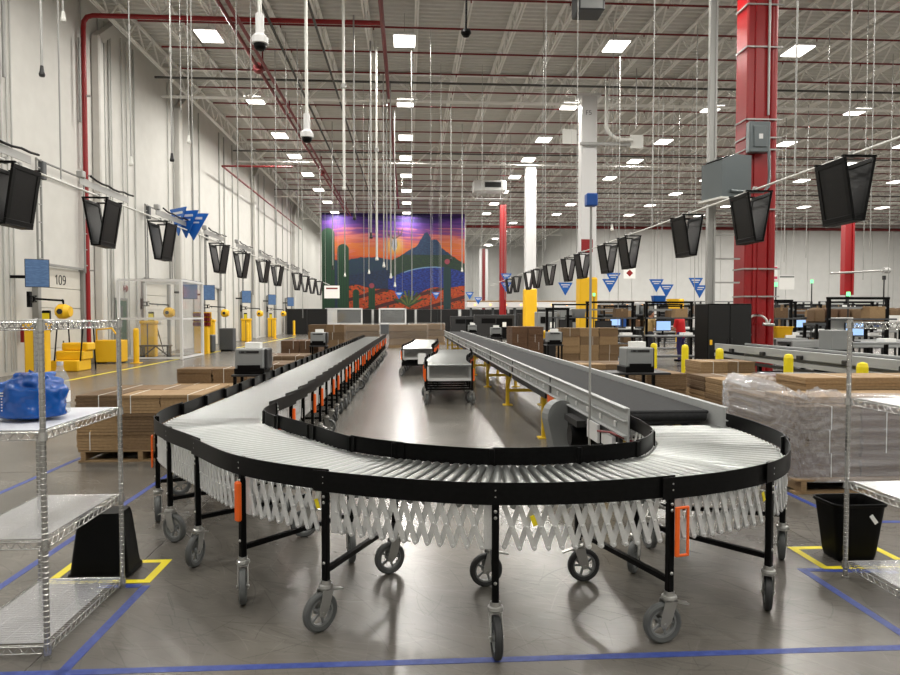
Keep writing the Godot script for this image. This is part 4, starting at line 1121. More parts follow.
# ------------------------------------------------------------------ printers and hanging screens
func build_stations() -> void:
	var spots := [[-2.14, 9.45, "grey label printer with paper on top beside the roller conveyor, nearest the bend"], [-2.35, 18.0, "second grey label printer along the roller conveyor"], [-2.45, 24.5, "third grey label printer along the roller conveyor, before the mural"], [3.22, 9.4, "grey label printer on a stand right behind the belt conveyor"], [3.95, 18.2, "grey label printer before the pale cardboard block"], [3.2, 24.6, "farthest grey label printer along the belt conveyor"], [2.95, 31.0, "grey label printer past the end of the belt line"]]
	for k in spots.size():
		var s: Array = spots[k]
		var st := thing("printer_stand", ["black stand carrying the printer nearest the bend", "black stand of the second printer along the rollers", "black stand of the third printer along the rollers", "black stand of the printer behind the belt's near end", "black stand of the printer before the pale cardboard", "black stand of the farthest printer along the belt", "black stand of the printer past the belt's end"][k], "stand", at(s[0], 0, s[1]))
		part("top", mb().cbox(Vector3(0, 0.765, 0), Vector3(0.46 if k != 3 else 0.85, 0.03, 0.5), 0.006), M.charcoal, st)
		for gx in [-0.19, 0.19]:
			for gz in [-0.2, 0.2]: part("leg", mb().box(Vector3(gx, 0.375, gz), Vector3(0.04, 0.75, 0.04)), M.black, st)
		part("lower_shelf", mb().box(Vector3(0, 0.3, 0), Vector3(0.42, 0.02, 0.44)), M.charcoal, st)
		var o := thing("label_printer", s[2], "printer", at(s[0], 0.78, s[1]), 0.0, "grey label printers")
		part("base", mb().cbox(Vector3(0, 0.04, 0), Vector3(0.40, 0.08, 0.42), 0.008), M.black, o)
		part("housing", mb().cbox(Vector3(0, 0.21, 0.02), Vector3(0.38, 0.27, 0.36), 0.015), M.grey, o)
		part("side_cover", mb().cbox(Vector3(0.205, 0.2, -0.04), Vector3(0.05, 0.28, 0.36), 0.015), M.charcoal, o)
		part("feed_slot", mb().box(Vector3(0, 0.30, 0.202), Vector3(0.26, 0.03, 0.01)), M.black_matte, o)
		for x in [-0.12, -0.05]: part("button", mb().box(Vector3(x, 0.30, 0.205), Vector3(0.03, 0.02, 0.01)), M.dark_grey, o)
		part("output_tray", mb().box(Vector3(0, 0.10, 0.21), Vector3(0.3, 0.05, 0.03)), M.black, o)
		part("label_stack", mb().box(Vector3(0.02, 0.385, 0.0), Vector3(0.2, 0.08, 0.16)), M.paper, o)

func build_screens() -> void:
	var panel := PackedVector2Array()
	var fr := mb(); var sc := mb(); var bt := mb()
	var L := 0.50; var H := 0.60; var xt := 0.15; var xb := 0.05
	for g in [-1.0, 1.0]:
		var a := Vector3(xt * g, H / 2, 0); var b := Vector3(xb * g, -H / 2, 0)
		var y := (a - b).normalized(); var z := Vector3.BACK; var x := y.cross(z)
		var bs := Basis(x, y, z)
		var c := (a + b) / 2; var h := a.distance_to(b)
		for e in [-1.0, 1.0]:
			fr.cbox(c + y * e * (h / 2 - 0.025), Vector3(0.028, 0.05, L), 0.004, bs)
			fr.cbox(c + z * e * (L / 2 - 0.03), Vector3(0.028, h - 0.1, 0.06), 0.004, bs)
		sc.box(c, Vector3(0.014, h - 0.10, L - 0.12), bs)
	bt.cbox(Vector3(0, -H / 2 - 0.008, 0), Vector3(xb * 2 + 0.03, 0.018, L), 0.004)
	var tb := mb().box(Vector3.ZERO, Vector3(xt * 2 + 0.04, 0.02, 0.03))
	var ms := [fr.mesh(), sc.mesh(), bt.mesh(), tb.mesh()]
	var clamp_m := mb().cbox(Vector3(0, H / 2 + 0.05, 0), Vector3(0.05, 0.07, 0.05), 0.008).mesh()
	var rows := [[-4.13, [7.4, 9.5, 11.75, 15.2, 17.2, 19.7, 21.8, 25.6, 27.5, 29.6, 31.9], "on the dock-side cable"], [4.40, [6.62, 8.5, 10.5, 13.3, 14.75, 16.9, 18.4, 20.9, 23.0, 24.5, 27.3, 29.2], "on the cable over the belt side"]]
	for r in rows:
		for k in r[1].size():
			var o := thing("hanging_screen", "black V-shaped twin screen, %s from the camera end %s" % [ORD[k], r[2]], "hanging screen", at(r[0], 2.82, r[1][k]), rng.randf_range(-0.04, 0.04), "V-shaped twin screens")
			part("frame", ms[0], M.black, o); part("mesh_panel", ms[1], M.screen_mesh, o); part("bottom_plate", ms[2], M.black, o); 
			for g in [-1.0, 1.0]:
				part("top_bar", ms[3], M.black, o, tf(Vector3(0, H / 2 + 0.012, g * (L / 2 - 0.02))))
				part("clamp", clamp_m, M.conduit, o, tf(Vector3(0, 0, 0.12 * g)))
	one("support_rail", mb().cyl(at(4.40, 3.17, 3.0), at(4.40, 3.17, 36.0), 0.014, 8), M.white_pole, "thin pale rail carrying the twin screens over the belt side", "rail")
	var sr := thing("support_rail", "thin pale rail carrying the twin screens along the dock side", "rail")
	part("tube", mb().cyl(at(-4.13, 3.17, 3.0), at(-4.13, 3.17, 36.0), 0.014, 8), M.white_pole, sr)
	for k in 9:
		var d := 6.2 + k * 2.6
		part("strut", mb().box(at(-4.13, 3.275, d + 0.8), Vector3(0.012, 0.085, 1.5)), M.conduit, sr)
		part("junction_box", mb().cbox(at(-4.13, 3.36, d + 0.1), Vector3(0.08, 0.09, 0.10), 0.01), M.conduit, sr)
		var cp := PackedVector3Array()
		for q in 9: cp.append(at(-4.10, 3.36 - 0.03 * sin(PI * q / 8.0) + (0.015 if q % 3 == 0 else 0.0), d + 0.3 + q * 0.17))
		part("black_cord", mb().tube(cp, 0.014, 6), M.black, sr)
	# struts from the roof that hold the rails
	var hk := 0
	for s in [[-4.13, 8.4], [-4.13, 13.4], [-4.13, 18.4], [-4.13, 23.6], [4.40, 7.5], [4.40, 12.0], [4.40, 17.5], [4.40, 22.0]]:
		one("rail_hanger", mb().cyl(at(s[0], 3.2, s[1]), at(s[0], 11.2, s[1]), 0.010, 6), M.conduit, "thin rod holding the %s twin-screen rail, %s from the camera" % ["dock-side" if s[0] < 0 else "belt-side", ORD[hk % 4]], "rod", Transform3D(), "screen rail hangers")
		hk += 1

# ------------------------------------------------------------------ dock wall
func build_dock_wall() -> void:
	var wl: Node3D = get_node("wall_left")
	var cond := [[9.9, 0.03], [10.6, 0.03], [11.4, 0.04], [17.75, 0.03], [18.1, 0.04], [18.35, 0.03], [18.55, 0.03], [22.45, 0.03], [23.7, 0.05], [24.1, 0.03], [24.45, 0.05], [24.6, 0.03], [25.5, 0.03], [25.9, 0.03], [26.6, 0.04], [30.2, 0.03], [30.9, 0.04], [31.7, 0.05], [33.5, 0.05], [34.6, 0.04], [38.2, 0.05], [39.2, 0.05], [41.0, 0.05], [42.3, 0.05], [46.6, 0.06], [48.0, 0.06], [49.9, 0.06], [54.0, 0.06], [57.0, 0.06], [61.0, 0.07]]
	for c in cond:
		part("conduit", mb().cyl(at(-10.35, 0.1, c[0]), at(-10.35, 11.6, c[0]), c[1] * 0.75, 6), M.wall_conduit, wl)
	for c in [23.35, 31.2, 46.0, 62.0]:   # downspouts
		part("downspout", mb().cbox(at(-10.25, 5.4, c), Vector3(0.28, 10.8, 0.34), 0.04).bar(at(-10.25, 10.7, c), at(-10.25, 11.7, c + 1.4), 0.28, 0.3), M.white_wall, wl)
	for c in [18.9, 22.9]:
		part("wall_duct", mb().cyl(at(-10.2, 7.6, c - 0.9), at(-10.2, 10.2, c - 0.9), 0.04, 6), M.frame_grey, wl)
	var where := ["at dock door 109", "at the second dock door past riser", "at the third dock door past riser", "at the fourth dock door past riser", "at the fifth dock door past riser", "at the sixth dock door past riser"]
	for k in 6:
		var c := 20.85 + 7.7 * k
		var o := thing("dock_door", "pale sectional " + ("dock door numbered 109 on the wall by the wire shelving" if k == 0 else "door " + where[k].replace("at the ", "counted as ")), "dock door", at(-10.30, 0, c), 0.0, "dock doors")
		for q in 5: part("door_panel", mb().cbox(Vector3(-0.06, 0.30 + q * 0.59, 0), Vector3(0.06, 0.575, 2.45), 0.01), M.door, o)
		for g in [-1.0, 1.0]:
			part("jamb", mb().box(Vector3(-0.01, 1.5, 1.33 * g), Vector3(0.16, 3.0, 0.16)), M.frame_grey, o)
			var t := mb()
			for e in [-0.11, 0.11]: t.box(Vector3(0.12, 4.4, 1.36 * g + e), Vector3(0.05, 3.0, 0.04))
			for q in 6: t.box(Vector3(0.12, 3.15 + q * 0.5, 1.36 * g), Vector3(0.04, 0.03, 0.22))
			part("track", t, M.frame_grey, o)
		part("header", mb().box(Vector3(0.05, 3.02, 0), Vector3(0.1, 0.06, 2.8)), M.frame_grey, o)
		part("shaft", mb().cyl(Vector3(0.15, 5.85, -1.5), Vector3(0.15, 5.85, 1.5), 0.03, 6), M.frame_grey, o)
		part("counterweight_box", mb().cbox(Vector3(0.14, 5.6, 1.2), Vector3(0.15, 0.5, 0.2), 0.02), M.dark_grey, o)
		for y in [0.75, 1.35, 2.0]: part("latch", mb().box(Vector3(-0.02, y, -0.1), Vector3(0.02, 0.12, 0.05)), M.dark_grey, o)
		if k == 0: text("109", 0.30, M.print_dark, o, Vector3(-0.024, 2.62, 0.0), Basis(UP, PI / 2))
		# yellow guards beside the door
		var yg := thing("dock_guard", "tall yellow steel guard " + where[k], "guard", at(-9.75, 0, c - 2.4), 0.0, "yellow dock guards")
		part("upright", mb().cbox(Vector3(0, 0.62, 0), Vector3(0.55, 1.24, 0.30), 0.04), M.yellow, yg)
		part("top_cap", mb().cbox(Vector3(0, 1.3, 0), Vector3(0.6, 0.14, 0.34), 0.03), M.yellow, yg)
		part("strip", mb().box(Vector3(0.0, 0.62, 0.155), Vector3(0.04, 1.24, 0.02)), M.dark_grey, yg)
		var bo := thing("bollard", "slim yellow bollard " + where[k], "bollard", at(-8.9, 0, c + 1.9), 0.0, "yellow bollards")
		part("tube", mb().lathe([Vector2(0.09, 0.0), Vector2(0.09, 1.08), Vector2(0.07, 1.14), Vector2(0, 1.16)], 12, Vector3.ZERO), M.yellow, bo)
		part("base_plate", mb().box(Vector3(0, 0.01, 0), Vector3(0.3, 0.02, 0.3)), M.yellow, bo)
		# dock light on folding arm
		var dl := thing("dock_light", "yellow dock lamp on a black folding arm " + where[k], "lamp", at(-10.2, 2.0, c - 2.0), 0.0, "dock lamps")
		part("wall_plate", mb().box(Vector3(0.05, 0, 0), Vector3(0.08, 0.42, 0.12)), M.black, dl)
		for y in [-0.07, 0.07]: part("arm", mb().bar(Vector3(0.08, y, 0), Vector3(0.55, y, 0.62), 0.03, 0.04), M.black, dl)
		part("arm_end", mb().bar(Vector3(0.55, 0, 0.62), Vector3(1.35, -0.05, 0.85), 0.04, 0.05), M.black, dl)
		part("arm_link", mb().box(Vector3(0.4, 0, 0.43), Vector3(0.06, 0.16, 0.04)), M.black, dl)
		part("yoke", mb().cyl(Vector3(1.35, -0.05, 0.85), Vector3(1.35, -0.32, 0.85), 0.02, 6), M.black, dl)
		part("lamp_head", mb().lathe([Vector2(0.0, -0.18), Vector2(0.13, -0.18), Vector2(0.19, -0.06), Vector2(0.19, 0.1), Vector2(0.12, 0.17), Vector2(0, 0.17)], 14, Vector3(1.35, -0.33, 0.85), Basis(Vector3.BACK, PI / 2)), M.yellow, dl)
		part("lamp_bezel", mb().lathe([Vector2(0, 0.0), Vector2(0.07, 0.0), Vector2(0.07, 0.03), Vector2(0, 0.03)], 10, Vector3(1.35, -0.33, 1.04), Basis(Vector3.RIGHT, PI / 2)), M.charcoal, dl)
		# blue information screen
		var sn := thing("dock_screen", "blue dock status screen on a wall arm " + where[k], "screen", at(-9.75, 2.68, c - 2.35) if k != 1 else at(-8.9, 2.6, c - 0.2), 0.5, "dock status screens")
		part("panel", mb().cbox(Vector3(0, 0, 0), Vector3(0.56, 0.74, 0.05), 0.01), M.charcoal, sn)
		part("display", mb().box(Vector3(0, 0, 0.028), Vector3(0.53, 0.71, 0.006)), M.sign_screen, sn)
		part("arm", mb().bar(Vector3(-0.05, -0.1, 0), Vector3(-0.6, -0.1, -0.15), 0.06, 0.08), M.black, sn)
		var ctl := thing("control_box", "black and yellow push-button box " + where[k], "control box", at(-10.05, 1.35, c - 1.35), 0.2, "dock control boxes")
		part("box", mb().cbox(Vector3(0, 0.05, 0), Vector3(0.2, 0.62, 0.14), 0.02), M.black, ctl)
		part("plate", mb().box(Vector3(0, 0.15, 0.075), Vector3(0.18, 0.26, 0.01)), M.yellow_lemon, ctl)
	# stepped yellow platform and cages
	var sp := thing("step_platform", "stepped yellow platform with black rails by dock door 109", "steps", at(-9.45, 0, 19.9))
	part("lower_step", mb().cbox(Vector3(-0.1, 0.16, 0.1), Vector3(0.75, 0.32, 0.8), 0.03), M.yellow, sp)
	part("middle_step", mb().cbox(Vector3(-0.05, 0.44, 0), Vector3(0.75, 0.26, 0.65), 0.03), M.yellow, sp)
	part("upper_step", mb().cbox(Vector3(0.02, 0.68, -0.1), Vector3(0.72, 0.22, 0.5), 0.03), M.yellow, sp)
	for x in [-0.36, 0.34]: part("rail", mb().tube(PackedVector3Array([Vector3(x, 0.3, 0.5), Vector3(x, 1.35, 0.3), Vector3(x, 1.42, -0.3), Vector3(x, 0.0, -0.42)]), 0.02, 6), M.black, sp)
	part("cross_rail", mb().cyl(Vector3(-0.36, 1.40, -0.1), Vector3(0.34, 1.40, -0.1), 0.02, 6), M.black, sp)
	var yc := thing("yellow_cabinet", "low yellow cage cabinet left of the green door", "cabinet", at(-9.75, 0, 22.9))
	part("body", mb().cbox(Vector3(0, 0.40, 0), Vector3(0.8, 0.72, 0.6), 0.02), M.yellow, yc)
	part("hoop", mb().tube(PackedVector3Array([Vector3(-0.38, 0.76, 0.2), Vector3(-0.38, 1.1, 0.2), Vector3(0.1, 1.15, 0.2), Vector3(0.38, 0.76, 0.2)]), 0.03, 6), M.yellow, yc)
	part("feet", mb().box(Vector3(-0.3, 0.02, 0), Vector3(0.1, 0.04, 0.5)).box(Vector3(0.3, 0.02, 0), Vector3(0.1, 0.04, 0.5)), M.black, yc)
	var gd := struct("door_1")
	part("leaf", mb().cbox(at(-10.36, 1.05, 25.1), Vector3(0.06, 2.1, 0.95), 0.01), M.green, gd)
	part("frame", mb().box(at(-10.37, 1.08, 24.58), Vector3(0.1, 2.2, 0.08)).box(at(-10.37, 1.08, 25.62), Vector3(0.1, 2.2, 0.08)).box(at(-10.37, 2.15, 25.1), Vector3(0.1, 0.08, 1.1)), M.frame_grey, gd)
	part("window_pane", mb().box(at(-10.32, 1.6, 25.1), Vector3(0.02, 0.6, 0.2)), M.dark_grey, gd)
	one("alarm_bell", mb().lathe([Vector2(0, 0.08), Vector2(0.1, 0.07), Vector2(0.16, 0.0), Vector2(0, 0.0)], 14, Vector3.ZERO, Basis(Vector3.BACK, -PI / 2)), M.pipe_red, "round red alarm bell above the green door", "alarm", tf(at(-10.38, 2.55, 25.6)))
	one("fire_extinguisher", mb().lathe([Vector2(0, 0), Vector2(0.09, 0), Vector2(0.09, 0.42), Vector2(0.04, 0.5), Vector2(0.03, 0.58), Vector2(0, 0.58)], 12, Vector3.ZERO).box(Vector3(0.05, 0.56, 0), Vector3(0.16, 0.03, 0.03)), M.red, "red fire extinguisher on the wall before dock door 109", "extinguisher", tf(at(-10.25, 0.85, 18.75)))
	# clear safety cage
	var cg := thing("safety_cage", "clear-walled white framed safety enclosure by the second dock door", "enclosure", at(-9.1, 0, 25.75))
	for gx in [-1.05, 1.1]:
		for gz in [-1.15, 1.3]: part("post", mb().box(Vector3(gx, 1.4, gz), Vector3(0.09, 2.8, 0.09)), M.white, cg)
	for y in [0.06, 1.45, 2.8]:
		for gz in [-1.15, 1.3]: part("rail", mb().box(Vector3(0.02, y, gz), Vector3(2.15, 0.07, 0.07)), M.white, cg)
		part("rail", mb().box(Vector3(1.1, y, 0.08), Vector3(0.07, 0.07, 2.45)), M.white, cg)
	part("roof_pane", mb().box(Vector3(0.02, 2.85, 0.08), Vector3(2.2, 0.02, 2.5)), M.poly, cg)
	part("front_pane", mb().box(Vector3(0.02, 1.45, 1.3), Vector3(2.1, 2.6, 0.012)), M.poly, cg)
	part("side_pane", mb().box(Vector3(1.1, 1.45, 0.08), Vector3(0.012, 2.6, 2.3)), M.poly, cg)
	var bt := thing("folding_table", "small black folding table inside the clear enclosure", "table", at(-9.35, 0, 25.7))
	part("top", mb().cbox(Vector3(0, 0.44, 0), Vector3(1.1, 0.05, 0.4), 0.01), M.black, bt)
	for x in [-0.48, 0.48]: part("leg", mb().box(Vector3(x, 0.21, 0), Vector3(0.05, 0.42, 0.35)), M.black, bt)
	part("brace", mb().bar(Vector3(-0.45, 0.05, 0), Vector3(0, 0.42, 0), 0.04, 0.04).bar(Vector3(0.45, 0.05, 0), Vector3(0, 0.42, 0), 0.04, 0.04), M.black, bt)
	for q in [[-8.45, 29.0, 0.7, "dark grey drum cabinet beyond the clear enclosure"], [-7.9, 30.2, 0.95, "taller dark grey cabinet beyond the clear enclosure"]]:
		var o := thing("grey_cabinet", q[3], "cabinet", at(q[0], 0, q[1]))
		part("body", mb().cbox(Vector3(0, q[2] / 2 + 0.05, 0), Vector3(0.6, q[2], 0.5), 0.02), M.dark_grey, o)
		part("door", mb().cbox(Vector3(0, q[2] / 2 + 0.05, 0.255), Vector3(0.54, q[2] - 0.08, 0.02), 0.005), M.dark_grey, o)
		part("caster_base", mb().box(Vector3(0, 0.03, 0), Vector3(0.5, 0.06, 0.4)), M.black, o)
	var rk := thing("parts_rack", "red and yellow pigeonhole rack on a yellow stand", "rack", at(-8.35, 0, 28.0))
	part("stand", mb().cbox(Vector3(0, 0.55, 0), Vector3(0.55, 1.1, 0.3), 0.02), M.yellow, rk)
	part("frame", mb().box(Vector3(0, 1.4, -0.1), Vector3(0.72, 0.6, 0.03)), M.yellow, rk)
	for j in 3:
		for i in 5: part("bin", mb().box(Vector3(-0.28 + 0.14 * i, 1.21 + 0.19 * j, 0.0), Vector3(0.10, 0.14, 0.16)), M.pipe_red, rk)
	var tr := thing("floor_fan", "lamp on a dark tripod inside the clear enclosure", "lamp", at(-9.75, 0, 26.9))
	for a in 3: part("leg", mb().bar(Vector3(0, 1.2, 0), Vector3(0.3 * cos(a * 2.1), 0.0, 0.3 * sin(a * 2.1)), 0.03, 0.03), M.black, tr)
	part("head", mb().lathe([Vector2(0, -0.1), Vector2(0.1, -0.08), Vector2(0.13, 0), Vector2(0.1, 0.08), Vector2(0, 0.1)], 12, Vector3(0.08, 1.3, 0)), M.white, tr)

# ------------------------------------------------------------------ packing benches
func station(label: String, x: float, d: float, w: float, turn: float) -> void:
	var o := thing("packing_bench", label, "workbench", at(x, 0, d), turn, "packing benches")
	part("top", mb().cbox(Vector3(0, 0.93, 0), Vector3(w, 0.05, 0.8), 0.01), M.grey, o)
	for gx in [-0.5, 0.5]:
		part("leg", mb().box(Vector3(gx * (w - 0.1), 0.45, 0.34), Vector3(0.06, 0.9, 0.06)), M.charcoal, o)
		part("upright", mb().box(Vector3(gx * (w - 0.1), 1.0, -0.36), Vector3(0.07, 2.0, 0.07)), M.black, o)
	part("top_rail", mb().box(Vector3(0, 1.98, -0.36), Vector3(w, 0.06, 0.06)), M.black, o)
	part("upper_shelf", mb().box(Vector3(0, 1.48, -0.25), Vector3(w - 0.05, 0.04, 0.4)), M.dark_grey, o)
	part("lower_shelf", mb().box(Vector3(0, 0.3, 0), Vector3(w - 0.1, 0.04, 0.7)), M.dark_grey, o)
	part("cable_tray", mb().box(Vector3(0, 1.75, -0.36), Vector3(w - 0.1, 0.05, 0.05)), M.grey, o)

func monitor(label: String, x: float, y: float, d: float, turn: float, white: bool) -> void:
	var o := thing("monitor", label, "monitor", at(x, y, d), turn, "bench monitors")
	part("foot", mb().cbox(Vector3(0, 0.01, 0), Vector3(0.22, 0.02, 0.18), 0.004), M.black, o)
	part("neck", mb().box(Vector3(0, 0.09, -0.03), Vector3(0.05, 0.16, 0.03)), M.black, o)
	part("panel", mb().cbox(Vector3(0, 0.29, 0), Vector3(0.52, 0.32, 0.04), 0.01), M.black, o)
	part("screen", mb().box(Vector3(0, 0.29, 0.022), Vector3(0.48, 0.28, 0.004)), M.screen_glow if white else M.charcoal, o)

func carton(label: String, x: float, y: float, d: float, s: Vector3, turn: float, mat) -> void:
	var o := thing("carton", label, "carton", at(x, y, d), turn, "cartons at the benches")
	part("body", mb().cbox(Vector3(0, s.y / 2, 0), s, 0.006), mat, o)
	part("tape", mb().box(Vector3(0, s.y + 0.001, 0), Vector3(0.06, 0.002, s.z)).box(Vector3(0, s.y * 0.85, s.z / 2 + 0.001), Vector3(0.06, s.y * 0.3, 0.002)), M.wood, o)

func tote(label: String, x: float, y: float, d: float, mat, turn := 0.0) -> void:
	var o := thing("tote", label, "tote", at(x, y, d), turn, "plastic totes")
	part("tub", loft_rect([[0.01, 0.01, 0.0], [0.22, 0.15, 0.0], [0.25, 0.18, 0.28], [0.27, 0.20, 0.285], [0.27, 0.20, 0.31], [0.25, 0.18, 0.31], [0.21, 0.14, 0.02], [0.01, 0.01, 0.02]]), mat, o)

func build_workshop() -> void:
	# conveyor line in front of the benches
	var o := thing("bench_conveyor", "grey side-rail conveyor running past the benches behind the bollards", "conveyor", at(7.55, 0, 11.9))
	for x in [-0.36, 0.36]:
		part("side_rail", mb().cbox(Vector3(x, 0.84, 0), Vector3(0.05, 0.16, 7.0), 0.008).box(Vector3(x, 0.66, 0), Vector3(0.06, 0.08, 7.0)), M.rail, o)
		part("lower_channel", mb().box(Vector3(x, 0.56, 0), Vector3(0.05, 0.06, 7.0)), M.charcoal, o)
	part("belt", mb().box(Vector3(0, 0.87, 0), Vector3(0.68, 0.02, 6.95)), M.belt, o)
	for q in 5:
		part("support", mb().box(Vector3(-0.34, 0.28, -3.1 + q * 1.55), Vector3(0.07, 0.56, 0.07)).box(Vector3(0.34, 0.28, -3.1 + q * 1.55), Vector3(0.07, 0.56, 0.07)).box(Vector3(0, 0.4, -3.1 + q * 1.55), Vector3(0.68, 0.05, 0.05)), M.black, o)
		part("sensor", mb().cbox(Vector3(-0.42, 0.80, -2.6 + q * 1.3), Vector3(0.06, 0.08, 0.14), 0.01), M.charcoal, o)
	var ol := thing("bench_conveyor", "second grey conveyor behind the first, alongside the packing benches", "conveyor", at(12.2, 0, 16.9), PI / 2)
	for x in [-0.36, 0.36]: part("side_rail", mb().cbox(Vector3(x, 0.84, 0), Vector3(0.05, 0.18, 5.0), 0.008), M.rail, ol)
	part("belt", mb().box(Vector3(0, 0.87, 0), Vector3(0.68, 0.02, 4.95)), M.belt, ol)
	for q in 3: part("support", mb().box(Vector3(-0.34, 0.4, -2.2 + q * 2.2), Vector3(0.07, 0.8, 0.07)).box(Vector3(0.34, 0.4, -2.2 + q * 2.2), Vector3(0.07, 0.8, 0.07)), M.black, ol)
	# yellow bollards in a row
	var bd := [9.0, 11.0, 13.0, 14.6, 15.5]
	var bx := [6.3, 6.4, 6.15, 6.12, 5.75]
	for k in 5:
		var b := thing("bollard", "yellow bollard along the bench conveyor, %s from the wrapped pallet" % ORD[k], "bollard", at(bx[k], 0, bd[k]), 0.0, "yellow bollards")
		part("tube", mb().lathe([Vector2(0.075, 0.0), Vector2(0.075, 0.86), Vector2(0.06, 0.91), Vector2(0, 0.93)], 12, Vector3.ZERO), M.yellow_lemon, b)
		part("base_plate", mb().box(Vector3(0, 0.01, 0), Vector3(0.24, 0.02, 0.24)), M.yellow_lemon, b)
	# black rack cabinet
	var c := thing("rack_cabinet", "tall black equipment cabinet in front of the red column", "cabinet", at(7.63, 0, 16.0))
	part("body", mb().cbox(Vector3(0, 0.94, 0), Vector3(1.06, 1.82, 0.75), 0.012), M.black, c)
	for g in [-0.5, 0.5]:
		var dr := part("door", mb().cbox(Vector3(g * 0.53, 0.94, 0.385), Vector3(0.515, 1.74, 0.02), 0.006), M.black_matte, c)
		part("handle", mb().cbox(Vector3(g * 0.08, 0.95, 0.405), Vector3(0.025, 0.16, 0.02), 0.005), M.charcoal, dr)
	part("plinth", mb().box(Vector3(0, 0.02, 0), Vector3(1.0, 0.04, 0.7)), M.charcoal, c)
	part("sticker", mb().box(Vector3(-0.46, 0.93, 0.398), Vector3(0.06, 0.12, 0.004)), M.yellow, c)
	# benches
	var names := ["black-framed packing bench right of the red column", "black-framed packing bench with white screen right of the red column", "packing bench farther back behind the brown sacks", "packing bench with cartons at the picture's right edge", "distant packing bench beyond the brown sacks", "most distant packing bench on the far right", "packing bench behind the lone printer on its stand", "packing bench beside the tan-shirted worker", "packing bench behind the tan-shirted worker", "packing bench beneath the paired blue triangles", "far packing bench below the red diamond notice", "far packing bench left of the black cabinet"]
	var ps := [[10.0, 18.0], [10.75, 15.2], [11.6, 20.5], [13.8, 20.0], [15.6, 25.5], [18.2, 25.5], [6.35, 20.6], [8.25, 20.6], [6.3, 25.4], [9.9, 25.4], [9.8, 30.5], [12.4, 30.5]]
	for k in 12: station(names[k], ps[k][0], ps[k][1], 1.55, 0.0)
	for k in 12:
		var p: Array = ps[k]
		monitor("flat monitor on the %s bench, counted from the red column" % ORD[k], p[0] - 0.3, 0.955, p[1] + 0.05, 0.15 * sin(k * 2.0), k % 3 == 1)
		if k % 2 == 0: carton("brown carton on the lower shelf of the %s bench" % ORD[k], p[0] + 0.25, 0.32, p[1], Vector3(0.5, 0.35, 0.4), 0.1, M.card[k % 3])
		if k % 3 != 2: carton("small carton on the upper shelf of the %s bench" % ORD[k], p[0] + 0.3, 1.5, p[1] + 0.25, Vector3(0.4, 0.28, 0.3), 0.05, M.card[(k + 1) % 3])
		else: tote("grey tote on the upper shelf of the %s bench" % ORD[k], p[0] + 0.25, 1.5, p[1] + 0.25, M.grey)
		one("paper_pile", mb().cbox(Vector3(0, 0.04, 0), Vector3(0.32, 0.08, 0.24), 0.004), M.paper, "white paper pile on the %s bench, counted from the red column" % ORD[k], "paper", tf(at(p[0] + 0.35, 0.955, p[1] - 0.15), 0.2), "paper piles")
	tote("yellow tote on the bench right of the red column", 9.6, 1.505, 18.25, M.yellow)
	tote("yellow tote below the other, on the bench right of the red column", 10.2, 0.955, 17.9, M.yellow)
	tote("blue tote on the bench beneath the paired blue triangles", 9.7, 2.02, 25.7, M.sign_blue)
	tote("yellow tote on the far bench left of the black cabinet", 12.3, 2.02, 30.8, M.yellow)
	tote("black tote stacked on the second bench conveyor", 11.0, 0.885, 16.9, M.black)
	# grey printer on the bench conveyor
	var gp := thing("label_printer", "grey label printer standing by the bench conveyor", "printer", at(8.25, 0.0, 12.6))
	part("stand", mb().cbox(Vector3(0, 0.45, 0), Vector3(0.5, 0.9, 0.5), 0.01), M.black, gp)
	part("housing", mb().cbox(Vector3(-0.05, 1.10, 0.02), Vector3(0.32, 0.38, 0.42), 0.012), M.grey, gp)
	part("side_cover", mb().cbox(Vector3(0.17, 1.08, 0), Vector3(0.14, 0.36, 0.40), 0.012), M.charcoal, gp)
	# brown sacks in a row on a high rack
	var rk := thing("sack_rack", "dark rack holding the row of brown sacks", "rack", at(12.9, 0, 18.6))
	part("beam", mb().box(Vector3(0, 1.32, 0), Vector3(3.0, 0.08, 0.6)), M.dark_grey, rk)
	for x in [-1.45, 0.0, 1.45]: part("upright", mb().box(Vector3(x, 0.66, 0.28), Vector3(0.07, 1.32, 0.07)).box(Vector3(x, 0.66, -0.28), Vector3(0.07, 1.32, 0.07)), M.black, rk)
	for k in 8:
		one("paper_sack", loft_rect([[0.01, 0.01, 0.0], [0.15, 0.2, 0.0], [0.16, 0.22, 0.06], [0.155, 0.21, 0.34], [0.12, 0.15, 0.40 + 0.02 * (k % 3)], [0.02, 0.12, 0.43]]), M.card_dark if k % 3 else M.card[1], "brown paper sack on the high rack, %s from the red column side" % ORD[k], "sack", tf(at(11.6 + 0.37 * k, 1.36, 18.6), 0.1 * sin(k * 1.7)), "brown sacks")
	carton("flat brown carton lying on the high rack's sacks end", 14.9, 1.0, 18.8, Vector3(0.6, 0.9, 0.5), 0.0, M.card[1])
	# white label boards
	for q in [[10.35, 1.35, 15.6, "white label board hanging on the bench right of the red column"], [13.2, 1.4, 17.5, "white label board in front of the brown sacks"], [14.0, 1.55, 18.0, "larger white label board beside the brown sacks"], [9.4, 1.35, 21.2, "white label board behind the worker in red"]]:
		var wb := thing("label_board", q[3], "board", at(q[0], q[1], q[2]))
		part("board", mb().cbox(Vector3.ZERO, Vector3(0.62, 0.34, 0.02), 0.004), M.paper, wb)
		part("post", mb().box(Vector3(0.25, -q[1] / 2, -0.03), Vector3(0.03, q[1], 0.03)), M.black, wb)
